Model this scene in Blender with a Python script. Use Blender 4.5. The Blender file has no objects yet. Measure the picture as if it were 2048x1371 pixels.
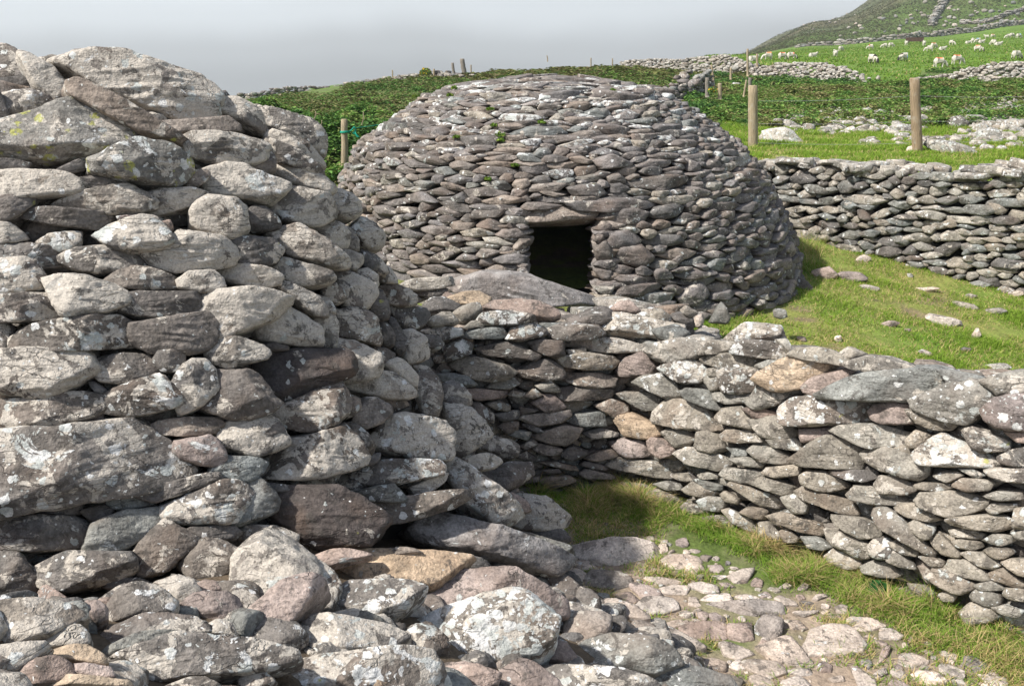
import bpy, math, random
import numpy as np
from mathutils import Vector, Matrix
R = math.radians
scene = bpy.context.scene
# ------------------------------------------------------------------ camera
PITCH = 15.5
FPX = 2000.0
CAM = np.array([0.0, 0.0, 3.0])
cd = bpy.data.cameras.new('camera'); cam = bpy.data.objects.new('camera', cd)
scene.collection.objects.link(cam); scene.camera = cam
cd.sensor_width = 36.0; cd.lens = 36.0*FPX/2048.0; cd.clip_start = 0.05; cd.clip_end = 6000
cam.location = CAM; cam.rotation_euler = (R(90-PITCH), 0, 0)
# ------------------------------------------------------------------ light
SUN_AZ = Vector((-0.86, -0.42, 0)).normalized(); SUN_EL = 48.0
sd = Vector((SUN_AZ.x*math.cos(R(SUN_EL)), SUN_AZ.y*math.cos(R(SUN_EL)), math.sin(R(SUN_EL))))
sl = bpy.data.lights.new('sun', 'SUN'); so = bpy.data.objects.new('sun', sl); scene.collection.objects.link(so)
sl.energy = 5.0; sl.angle = R(2.0); sl.color = (1.0, 0.96, 0.905)
so.rotation_euler = sd.to_track_quat('Z', 'Y').to_euler()
w = bpy.data.worlds.new('World'); scene.world = w; w.use_nodes = True
nt = w.node_tree; nt.nodes.clear()
def nd(nt, t, **k):
    n = nt.nodes.new(t)
    for a, b in k.items(): setattr(n, a, b)
    return n
sky = nd(nt, 'ShaderNodeTexSky', sky_type='NISHITA', sun_disc=False)
sky.sun_elevation = R(SUN_EL); sky.sun_rotation = math.atan2(sd.x, sd.y)
sky.altitude = 50; sky.air_density = 1.0; sky.dust_density = 2.0
skb = nd(nt, 'ShaderNodeBackground'); skb.inputs['Strength'].default_value = 0.10
nt.links.new(sky.outputs[0], skb.inputs[0])
# cloud and fog bank low on the horizon, breaking up higher in the sky
tc = nd(nt, 'ShaderNodeTexCoord'); sep = nd(nt, 'ShaderNodeSeparateXYZ')
nt.links.new(tc.outputs['Generated'], sep.inputs[0])
cr = nd(nt, 'ShaderNodeValToRGB'); cr.color_ramp.interpolation = 'EASE'
el = cr.color_ramp.elements
el[0].position = 0.0; el[0].color = (0.34, 0.355, 0.365, 1)
el[1].position = 1.0; el[1].color = (0.80, 0.85, 0.89, 1)
e = el.new(0.30); e.color = (0.44, 0.46, 0.475, 1)
e = el.new(0.62); e.color = (0.66, 0.70, 0.73, 1)
mr = nd(nt, 'ShaderNodeMapRange'); mr.inputs['From Min'].default_value = -0.015; mr.inputs['From Max'].default_value = 0.095
nz = nd(nt, 'ShaderNodeTexNoise'); nz.inputs['Scale'].default_value = 3.0; nz.inputs['Detail'].default_value = 3
mp = nd(nt, 'ShaderNodeMapping'); mp.inputs['Scale'].default_value = (1, 1, 1.6)
nt.links.new(tc.outputs['Generated'], mp.inputs[0]); nt.links.new(mp.outputs[0], nz.inputs[0])
mm = nd(nt, 'ShaderNodeMath', operation='MULTIPLY_ADD'); mm.inputs[1].default_value = 0.085; mm.inputs[2].default_value = -0.042
nt.links.new(nz.outputs[0], mm.inputs[0])
ad = nd(nt, 'ShaderNodeMath', operation='ADD'); nt.links.new(mm.outputs[0], ad.inputs[0]); nt.links.new(sep.outputs[2], ad.inputs[1])
nt.links.new(ad.outputs[0], mr.inputs[0]); nt.links.new(mr.outputs[0], cr.inputs[0])
fgb = nd(nt, 'ShaderNodeBackground'); nt.links.new(cr.outputs[0], fgb.inputs[0]); fgb.inputs[1].default_value = 0.92
mx = nd(nt, 'ShaderNodeMixShader')
m2 = nd(nt, 'ShaderNodeMapRange'); m2.inputs['From Min'].default_value = 0.10; m2.inputs['From Max'].default_value = 0.45
nt.links.new(sep.outputs[2], m2.inputs[0])
nt.links.new(m2.outputs[0], mx.inputs[0]); nt.links.new(fgb.outputs[0], mx.inputs[1]); nt.links.new(skb.outputs[0], mx.inputs[2])
wo = nd(nt, 'ShaderNodeOutputWorld'); nt.links.new(mx.outputs[0], wo.inputs[0])
vs = scene.view_settings; vs.view_transform = 'Standard'; vs.look = 'None'; vs.gamma = 1.0; vs.exposure = 0.58
scene.cycles.max_bounces = 5; scene.cycles.diffuse_bounces = 3; scene.cycles.volume_bounces = 0; scene.cycles.use_denoising = True
# ------------------------------------------------------------------ geometry helpers
cp, sp = math.cos(R(PITCH)), math.sin(R(PITCH))
FW = np.array([0, cp, -sp]); UP = np.array([0, sp, cp]); RT = np.array([1.0, 0, 0])
def ray(u, v):
    d = FW + (u-1024.0)/FPX*RT - (v-685.5)/FPX*UP
    return d/np.linalg.norm(d)
def nrm(a): return a/np.linalg.norm(a)
def at_y(u, v, y):
    d = ray(u, v); return CAM + d*(y/d[1])
def ground_z0(u, v, z=0.0):
    d = ray(u, v); return CAM + d*((z-CAM[2])/d[2])
def sstep(x, a, b):
    t = np.clip((x-a)/(b-a), 0, 1); return t*t*(3-2*t)
def hash3(ix, iy, iz, seed):
    h = (ix.astype(np.int64)*374761393 + iy.astype(np.int64)*668265263 + iz.astype(np.int64)*1274126177 + int(seed)*974634777) & 0xffffffff
    h = ((h ^ (h >> 13))*1274126177) & 0xffffffff
    h = h ^ (h >> 16)
    return (h & 0xffff)/32767.5 - 1.0
def vnoise(P, seed=0):
    F = np.floor(P); f = P-F; f = f*f*(3-2*f); I = F.astype(np.int64)
    x, y, z = I[:, 0], I[:, 1], I[:, 2]; fx, fy, fz = f[:, 0], f[:, 1], f[:, 2]
    def L(a, b, t): return a+(b-a)*t
    c = [hash3(x+a, y+b, z+g, seed) for g in (0, 1) for b in (0, 1) for a in (0, 1)]
    return L(L(L(c[0], c[1], fx), L(c[2], c[3], fx), fy), L(L(c[4], c[5], fx), L(c[6], c[7], fx), fy), fz)
def fbm(P, seed=0, o=3, ds=2.03):
    a = 1.0; s = 0; r = np.zeros(len(P))
    for k in range(o):
        r += a*vnoise(P, seed+k*17); s += a; P = P*ds; a *= 0.5
    return r/s
def fbm2(x, y, seed=0, o=3):
    sh = np.shape(x); P = np.stack([np.ravel(x), np.ravel(y), np.zeros(np.size(x))+.37], 1)
    return fbm(P, seed, o).reshape(sh)
# ------------------------------------------------------------------ mesh helpers
def mesh_np(name, V, quads=None, tris=None, attrs=None, smooth=True):
    me = bpy.data.meshes.new(name)
    nv = len(V); me.vertices.add(nv); me.vertices.foreach_set('co', np.ascontiguousarray(V, dtype=np.float32).ravel())
    nq = 0 if quads is None else len(quads); ntr = 0 if tris is None else len(tris)
    li = []
    if nq: li.append(np.asarray(quads, dtype=np.int32).ravel())
    if ntr: li.append(np.asarray(tris, dtype=np.int32).ravel())
    li = np.concatenate(li); me.loops.add(len(li)); me.loops.foreach_set('vertex_index', li)
    me.polygons.add(nq+ntr)
    st = np.concatenate([np.arange(nq)*4, nq*4+np.arange(ntr)*3]).astype(np.int32)
    me.polygons.foreach_set('loop_start', st)
    me.polygons.foreach_set('use_smooth', np.full(nq+ntr, bool(smooth)))
    for k, a in (attrs or {}).items():
        a = np.asarray(a, dtype=np.float32)
        at = me.attributes.new(k, 'FLOAT_VECTOR', 'POINT'); at.data.foreach_set('vector', a.ravel())
    me.update(calc_edges=True)
    return me
COL = scene.collection
def link(name, me, mat=None, parent=None, **p):
    o = bpy.data.objects.new(name, me); COL.objects.link(o)
    if mat is not None and len(me.materials) == 0: me.materials.append(mat)
    if parent is not None: o.parent = parent
    for k, v in p.items(): o[k] = v
    return o
def empty(name, loc, **p):
    o = bpy.data.objects.new(name, None); COL.objects.link(o); o.location = loc
    o.empty_display_size = 0.2
    for k, v in p.items(): o[k] = v
    return o
_cs = {}
def cubesphere(n):
    if n in _cs: return _cs[n]
    vi = {}; V = []; Q = []
    t = np.linspace(-1, 1, n+1)
    def key(p): return tuple(np.round(p, 6))
    for ax in range(3):
        for sg in (-1, 1):
            g = [[0]*(n+1) for _ in range(n+1)]
            for i in range(n+1):
                for j in range(n+1):
                    p = [0, 0, 0]; p[ax] = sg; p[(ax+1) % 3] = math.tan(t[i]*math.pi/4); p[(ax+2) % 3] = math.tan(t[j]*math.pi/4)
                    k = key(p)
                    if k not in vi: vi[k] = len(V); V.append(p)
                    g[i][j] = vi[k]
            for i in range(n):
                for j in range(n):
                    q = [g[i][j], g[i+1][j], g[i+1][j+1], g[i][j+1]]
                    Q.append(q if sg > 0 else q[::-1])
    V = np.array(V, float); V /= np.linalg.norm(V, axis=1)[:, None]
    _cs[n] = (V, np.array(Q, np.int32)); return _cs[n]
def hull(pts):
    P = sorted(map(tuple, np.round(pts, 5)))
    def half(it):
        h = []
        for p in it:
            while len(h) > 1 and (h[-1][0]-h[-2][0])*(p[1]-h[-2][1])-(h[-1][1]-h[-2][1])*(p[0]-h[-2][0]) <= 0: h.pop()
            h.append(p)
        return h[:-1]
    return np.array(half(P)+half(P[::-1]))
def centroid(H):
    x, y = H[:, 0], H[:, 1]; x2, y2 = np.roll(x, -1), np.roll(y, -1); c = x*y2-x2*y; A = c.sum()/2
    return np.array([((x+x2)*c).sum(), ((y+y2)*c).sum()])/(6*A), A
def stone(poly, front, back, res, seed, rough=1.0, p=60, flat=False):
    """Rock solid: outline poly in the (x, z) plane, y is depth (-front .. +back). Returns V, Q in the local frame, plus outline centroid."""
    rs = np.random.RandomState(seed & 0x7fffffff)
    H = hull(poly); c0, A = centroid(H); H = H-c0
    E = np.roll(H, -1, 0)-H; L = np.linalg.norm(E, axis=1); E = E[L > 1e-6]; Hs = H[L > 1e-6]; L = L[L > 1e-6]
    m = np.stack([E[:, 1], -E[:, 0]], 1)/L[:, None]; c = (m*Hs).sum(1)
    size = math.sqrt(abs(A))
    c = np.maximum(c, size*0.12)
    N = []; C = []
    for k in range(len(m)):
        t = rs.uniform(-.16, .10); N.append([m[k, 0]*math.cos(t), math.sin(t), m[k, 1]*math.cos(t)]); C.append(c[k]*1.01)
        if not flat or rs.rand() < .5:
            a = R(rs.uniform(22, 62)); N.append([m[k, 0]*math.cos(a), -math.sin(a), m[k, 1]*math.cos(a)]); C.append(c[k]*math.cos(a)*rs.uniform(.86, 1.0)+front*math.sin(a)*(1.0 if flat else rs.uniform(.70, 1.05)))
        if rs.rand() < .6:
            a = R(rs.uniform(25, 50)); N.append([m[k, 0]*math.cos(a), math.sin(a), m[k, 1]*math.cos(a)]); C.append(c[k]*math.cos(a)+back*math.sin(a)*.6)
    for k in range(3):
        a = rs.uniform(-.42, .42, 2)*(.3 if flat else 1); n = nrm(np.array([a[0], -1, a[1]+(.10 if not flat else 0)])); N.append(n); C.append(front*rs.uniform(.85, 1.05))
    N.append([0, 1, 0]); C.append(back)
    N = np.array(N, float); C = np.array(C, float)
    D, Q = cubesphere(res)
    ext = H.max(0)-H.min(0)
    D = D*np.array([ext[0]/2, (front+back)/2, ext[1]/2]); D = D/np.linalg.norm(D, axis=1)[:, None]
    def rad(N, C):
        q = np.maximum(D@N.T, 1e-9)/C[None]
        return (q**p).sum(1)**(-1.0/p)
    V = D*rad(N, C)[:, None]
    for k in range(rs.randint(0, 2) if flat else rs.randint(2, 6)):       # broken faces on the exposed side
        n = nrm(np.array([rs.uniform(-1, 1), -1, rs.uniform(-1.1, 1.1)])*np.array([1, rs.uniform(.5, 1.2), 1])); N = np.vstack([N, n]); C = np.append(C, (V@n).max()*rs.uniform(.80, .96))
    V = D*(rad(N, C)*1.015)[:, None]
    if res >= 5:
        s = size
        tl = rs.uniform(-.25, .25); ct, st = math.cos(tl), math.sin(tl)
        W = np.stack([V[:, 0]*ct+V[:, 2]*st, V[:, 1], -V[:, 0]*st+V[:, 2]*ct], 1)
        a = fbm(W/s*np.array([1.6, 1.6, 2.4])+rs.uniform(0, 99, 3), seed, 3)*0.034
        if res >= 9:
            lay = fbm(W/s*np.array([1.3, 2.2, 9.0])+rs.uniform(0, 99, 3), seed+5, 2)
            a = a + (np.abs(lay)*-0.04+0.010)
            a = a + fbm(W/s*np.array([9, 9, 14.0])+rs.uniform(0, 99, 3), seed+9, 2)*0.016
        if flat: a = a*(.35+.65*(1-np.abs(D[:, 1])))
        V = V + D*(a*s*rough*min(1.0, 0.55+0.5*min(front+back, s)/s))[:, None]
    return V, Q, c0
def place(V, O, e1, e2, e3):
    return O + V[:, 0:1]*e1 + V[:, 1:2]*e2 + V[:, 2:3]*e3
class Batch:
    def __init__(s): s.V = []; s.Q = []; s.A = []; s.n = 0
    def add(s, V, Q, at):
        s.V.append(V); s.Q.append(Q+s.n); s.n += len(V); s.A.append(np.repeat(np.asarray(at, float)[None], len(V), 0))
    def mesh(s, name, origin=(0, 0, 0)):
        A = np.vstack(s.A)
        return mesh_np(name, np.vstack(s.V)-np.asarray(origin), np.vstack(s.Q), None,
                       {'tint': A[:, 0:3], 'lich': A[:, 3:6], 'seed': A[:, 6:9]})
# stone kinds: base colour, (cream, white, yellow) lichen amounts
TONES = {
 'm': ((.17, .153, .135), (.74, .26, .01)), 'p': ((.29, .262, .225), (.90, .12, .01)), 'w': ((.18, .162, .143), (.74, .50, .02)),
 'W': ((.22, .20, .175), (.85, .85, .02)), 'b': ((.26, .22, .185), (.32, .08, .01)), 'd': ((.145, .132, .12), (.28, .14, .01)),
 'k': ((.085, .073, .068), (.16, .08, .03)), 'y': ((.24, .22, .19), (.50, .45, .60)), 'r': ((.335, .27, .235), (.14, .06, .0)),
 'R': ((.255, .225, .215), (.16, .40, .0)), 'g': ((.205, .207, .19), (.2, .18, .01)), 'o': ((.42, .325, .23), (.16, .06, .0)),
 'L': ((.18, .16, .14), (.68, .24, .01)), 'P': ((.50, .425, .36), (.25, .06, .0)), 'D': ((.25, .225, .205), (.2, .08, .0)),
 'c': ((.285, .258, .215), (.38, .24, .005)), 'C': ((.31, .285, .245), (.46, .40, .01)),
 'q': ((.176, .158, .146), (.26, .10, .0)), 'n': ((.235, .20, .17), (.2, .05, .0)), 'Q': ((.23, .21, .195), (.35, .78, .0)),
}
def attr(tone, seed, extra_white=0.0):
    rs = np.random.RandomState((seed*7+3) & 0x7fffffff); t, l = TONES[tone]
    b = rs.uniform(.84, 1.16); h = rs.uniform(-.04, .04)
    t = (t[0]*b*(1+h), t[1]*b, t[2]*b*(1-h))
    j = rs.uniform(.6, 1.35, 3)
    return [*t, l[0]*j[0], min(1, l[1]*j[1]+extra_white), l[2]*(1 if tone == 'y' else j[2]), *rs.uniform(0, 60, 3)]
# ------------------------------------------------------------------ materials
def newmat(name):
    m = bpy.data.materials.new(name); m.use_nodes = True; nt = m.node_tree; nt.nodes.clear()
    out = nt.nodes.new('ShaderNodeOutputMaterial'); b = nt.nodes.new('ShaderNodeBsdfPrincipled')
    nt.links.new(b.outputs[0], out.inputs[0]); b.inputs['Roughness'].default_value = .9
    b.inputs['Specular IOR Level'].default_value = .25
    return m, nt, b
def mth(nt, op, a, b=None, c=None, clamp=False):
    n = nt.nodes.new('ShaderNodeMath'); n.operation = op; n.use_clamp = clamp
    for i, x in enumerate((a, b, c)):
        if x is None: continue
        if isinstance(x, (int, float)): n.inputs[i].default_value = x
        else: nt.links.new(x, n.inputs[i])
    return n.outputs[0]
def noise(nt, vec, scale, detail=4, rough=.55, dist=0.0, col=False):
    n = nt.nodes.new('ShaderNodeTexNoise'); n.inputs['Scale'].default_value = scale; n.inputs['Detail'].default_value = detail
    n.inputs['Roughness'].default_value = rough; n.inputs['Distortion'].default_value = dist
    nt.links.new(vec, n.inputs['Vector']); return n.outputs['Color' if col else 'Fac']
def rng(nt, x, a, b, lo=0.0, hi=1.0, smooth=False):
    n = nt.nodes.new('ShaderNodeMapRange'); n.clamp = True
    if smooth: n.interpolation_type = 'SMOOTHSTEP'
    for i, k in ((1, a), (2, b), (3, lo), (4, hi)):
        if isinstance(k, (int, float)): n.inputs[i].default_value = k
        else: nt.links.new(k, n.inputs[i])
    nt.links.new(x, n.inputs[0]); return n.outputs[0]
def mixc(nt, f, a, b, mode='MIX'):
    n = nt.nodes.new('ShaderNodeMix'); n.data_type = 'RGBA'; n.blend_type = mode
    for i, x in ((0, f), (6, a), (7, b)):
        if isinstance(x, (int, float)): n.inputs[i].default_value = x
        elif isinstance(x, tuple): n.inputs[i].default_value = (*x, 1) if len(x) == 3 else x
        else: nt.links.new(x, n.inputs[i])
    return n.outputs[2]
def vattr(nt, name):
    n = nt.nodes.new('ShaderNodeAttribute'); n.attribute_name = name; return n.outputs['Vector'], n.outputs['Color']
def stone_material(name, k=1.0, bump=0.012):
    """k scales the pattern size (1 = close stones)."""
    m, nt, b = newmat(name)
    L = nt.links.new
    geo = nt.nodes.new('ShaderNodeNewGeometry')
    sv, _ = vattr(nt, 'seed'); tv, tcol = vattr(nt, 'tint'); lv, _ = vattr(nt, 'lich')
    va = nt.nodes.new('ShaderNodeVectorMath'); va.operation = 'ADD'; L(geo.outputs['Position'], va.inputs[0]); L(sv, va.inputs[1])
    P = va.outputs[0]
    ls = nt.nodes.new('ShaderNodeSeparateXYZ'); L(lv, ls.inputs[0])
    # base rock
    n1 = noise(nt, P, 7*k, 5, .6); n2 = noise(nt, P, 70*k, 3, .7); n3 = noise(nt, P, 2.6*k, 2)
    v1 = rng(nt, n1, .32, .68, .60, 1.32); v2 = rng(nt, n2, .3, .7, .62, 1.34)
    f = mth(nt, 'MULTIPLY', v1, v2)
    cb = nt.nodes.new('ShaderNodeCombineColor'); L(f, cb.inputs[0]); L(f, cb.inputs[1]); L(f, cb.inputs[2])
    base = mixc(nt, 1.0, tcol, cb.outputs[0], 'MULTIPLY')
    base = mixc(nt, rng(nt, n3, .5, .72, 0, .35), base, (.20, .125, .08))
    # streaks along the bedding
    mp = nt.nodes.new('ShaderNodeMapping'); mp.inputs['Scale'].default_value = (1, 1, 5.5); L(P, mp.inputs[0])
    st = noise(nt, mp.outputs[0], 11*k, 4, .65)
    base = mixc(nt, rng(nt, st, .54, .68, 0, .28), base, mixc(nt, 1.0, base, (.5, .48, .46), 'MULTIPLY'))
    # black crust
    nk = noise(nt, P, 5*k, 6, .68, .4)
    base = mixc(nt, rng(nt, nk, .57, .63, 0, .6), base, (.06, .053, .046))
    # cream crustose lichen with crisp edges
    nc = noise(nt, P, 8*k, 7, .66, .5); nc2 = noise(nt, P, 3.1*k, 2)
    t = mth(nt, 'MULTIPLY_ADD', ls.outputs[0], -.26, .67)
    t = mth(nt, 'MULTIPLY_ADD', nc2, -.12, mth(nt, 'ADD', t, .06))
    mc = rng(nt, mth(nt, 'SUBTRACT', nc, t), 0.0, .022)
    grain = mth(nt, 'MULTIPLY', rng(nt, noise(nt, P, 110*k, 3, .7), .3, .7, .68, 1.16), rng(nt, noise(nt, P, 34*k, 4, .7), .3, .68, .80, 1.14))
    cg = nt.nodes.new('ShaderNodeCombineColor'); [L(grain, cg.inputs[i]) for i in range(3)]
    cream = mixc(nt, 1.0, (.51, .462, .395), cg.outputs[0], 'MULTIPLY')
    c = mixc(nt, mth(nt, 'MULTIPLY', mc, .88), base, cream)
    nk2 = noise(nt, P, 12*k, 7, .75, .3)
    c = mixc(nt, rng(nt, nk2, .565, .60, 0, .72), c, (.075, .066, .057))
    # white roundish colonies
    wn = noise(nt, P, 22*k, 3, .6, 0, True)
    wv = nt.nodes.new('ShaderNodeVectorMath'); wv.operation = 'MULTIPLY_ADD'; L(wn, wv.inputs[0]); wv.inputs[1].default_value = (.05/k,)*3; L(P, wv.inputs[2])
    def spots(scale, amt, lo, hi, sharp=.02):
        vo = nt.nodes.new('ShaderNodeTexVoronoi'); vo.inputs['Scale'].default_value = scale; L(wv.outputs[0], vo.inputs['Vector'])
        s = nt.nodes.new('ShaderNodeSeparateColor'); L(vo.outputs['Color'], s.inputs[0])
        rad = mth(nt, 'MULTIPLY', mth(nt, 'SUBTRACT', amt, s.outputs[0]), 1.0)
        rad = rng(nt, rad, 0, .55, lo, hi)
        on = mth(nt, 'GREATER_THAN', amt, s.outputs[0])
        return mth(nt, 'MULTIPLY', rng(nt, mth(nt, 'SUBTRACT', rad, vo.outputs['Distance']), 0, sharp), on)
    w1 = spots(17*k, ls.outputs[1], .22, .52); w2 = spots(44*k, mth(nt, 'MULTIPLY', ls.outputs[1], .8), .2, .42)
    wm = mth(nt, 'MAXIMUM', w1, w2)
    # broad white crust where the amount is high
    wb = noise(nt, P, 6*k, 7, .7, .6)
    wm2 = rng(nt, mth(nt, 'SUBTRACT', wb, mth(nt, 'MULTIPLY_ADD', ls.outputs[1], -.13, .645)), 0, .02)
    wm = mth(nt, 'MAXIMUM', wm, wm2)
    white = mixc(nt, 1.0, mixc(nt, rng(nt, noise(nt, P, 9*k, 2), .42, .58), (.72, .71, .68), (.47, .49, .46)), cg.outputs[0], 'MULTIPLY')
    c = mixc(nt, mth(nt, 'MULTIPLY', wm, .9), c, white)
    ye = mth(nt, 'MULTIPLY', spots(15*k, ls.outputs[2], .25, .5, .10), rng(nt, noise(nt, P, 45*k, 4, .7), .42, .52))
    c = mixc(nt, mth(nt, 'MULTIPLY', ye, .85), c, (.36, .36, .09))
    L(c, b.inputs['Base Color'])
    # relief
    h = mth(nt, 'ADD', mth(nt, 'MULTIPLY', n2, .22), mth(nt, 'MULTIPLY', noise(nt, P, 24*k, 5, .65), .8))
    h = mth(nt, 'ADD', h, mth(nt, 'MULTIPLY', noise(nt, mp.outputs[0], 14*k, 4, .7), .26))
    h = mth(nt, 'ADD', h, mth(nt, 'MULTIPLY', mth(nt, 'MAXIMUM', mc, wm), .10))
    ck = nt.nodes.new('ShaderNodeTexVoronoi'); ck.feature = 'DISTANCE_TO_EDGE'; ck.inputs['Scale'].default_value = 5.5*k
    mp2 = nt.nodes.new('ShaderNodeVectorMath'); mp2.operation = 'MULTIPLY_ADD'; L(noise(nt, P, 6*k, 4, .6, 0, True), mp2.inputs[0]); mp2.inputs[1].default_value = (.30, .30, .10); L(mp.outputs[0], mp2.inputs[2]); L(mp2.outputs[0], ck.inputs['Vector'])
    ckm = mth(nt, 'MULTIPLY', rng(nt, ck.outputs['Distance'], 0, .03, 1, 0), rng(nt, noise(nt, P, 4*k, 2), .54, .62))
    h = mth(nt, 'SUBTRACT', h, mth(nt, 'MULTIPLY', ckm, .42))
    bp = nt.nodes.new('ShaderNodeBump'); bp.inputs['Strength'].default_value = 1.0; bp.inputs['Distance'].default_value = bump
    L(h, bp.inputs['Height']); L(bp.outputs[0], b.inputs['Normal'])
    return m
M_STONE = stone_material('lichen_stone', 1.0, .022)
M_STONE_FAR = stone_material('far_lichen_stone', 1.15, .016)
def plain(name, col, rough=.9, ns=0, amt=.3, bump=0):
    m, nt, b = newmat(name); b.inputs['Roughness'].default_value = rough
    if ns:
        tc = nt.nodes.new('ShaderNodeTexCoord'); n = noise(nt, tc.outputs['Object'], ns, 4, .6)
        f = rng(nt, n, .3, .7, 1-amt, 1+amt); cc = nt.nodes.new('ShaderNodeCombineColor'); [nt.links.new(f, cc.inputs[i]) for i in range(3)]
        nt.links.new(mixc(nt, 1.0, col, cc.outputs[0], 'MULTIPLY'), b.inputs['Base Color'])
        if bump:
            bp = nt.nodes.new('ShaderNodeBump'); bp.inputs['Distance'].default_value = bump; nt.links.new(n, bp.inputs['Height']); nt.links.new(bp.outputs[0], b.inputs['Normal'])
    else: b.inputs['Base Color'].default_value = (*col, 1)
    return m
M_CORE = plain('shade_core', (.03, .026, .022), .95, 6, .3)  # near-black: shade of gaps, hollow and hut floor put into the colour
def vcol_material(name, bumps=(), trans=0.0, vary=0.0):
    m, nt, b = newmat(name); L = nt.links.new
    _, c = vattr(nt, 'tint')
    geo = nt.nodes.new('ShaderNodeNewGeometry'); P = geo.outputs['Position']
    if vary:
        n = noise(nt, P, 5, 6, .7); n2 = noise(nt, P, 38, 4, .7)
        f = mth(nt, 'MULTIPLY', rng(nt, n, .3, .7, 1-vary, 1+vary), rng(nt, n2, .3, .7, 1-vary, 1+vary))
        cc = nt.nodes.new('ShaderNodeCombineColor'); [L(f, cc.inputs[i]) for i in range(3)]
        c = mixc(nt, 1.0, c, cc.outputs[0], 'MULTIPLY')
    L(c, b.inputs['Base Color'])
    if bumps:
        hs = None
        for s, a in bumps:
            x = mth(nt, 'MULTIPLY', noise(nt, P, s, 5, .65), a); hs = x if hs is None else mth(nt, 'ADD', hs, x)
        bp = nt.nodes.new('ShaderNodeBump'); bp.inputs['Distance'].default_value = 1.0; L(hs, bp.inputs['Height']); L(bp.outputs[0], b.inputs['Normal'])
    if trans:
        t = nt.nodes.new('ShaderNodeBsdfTranslucent'); L(c, t.inputs[0]); ms = nt.nodes.new('ShaderNodeMixShader'); ms.inputs[0].default_value = trans
        out = [n for n in nt.nodes if n.type == 'OUTPUT_MATERIAL'][0]
        L(b.outputs[0], ms.inputs[1]); L(t.outputs[0], ms.inputs[2]); L(ms.outputs[0], out.inputs[0])
    return m

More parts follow.
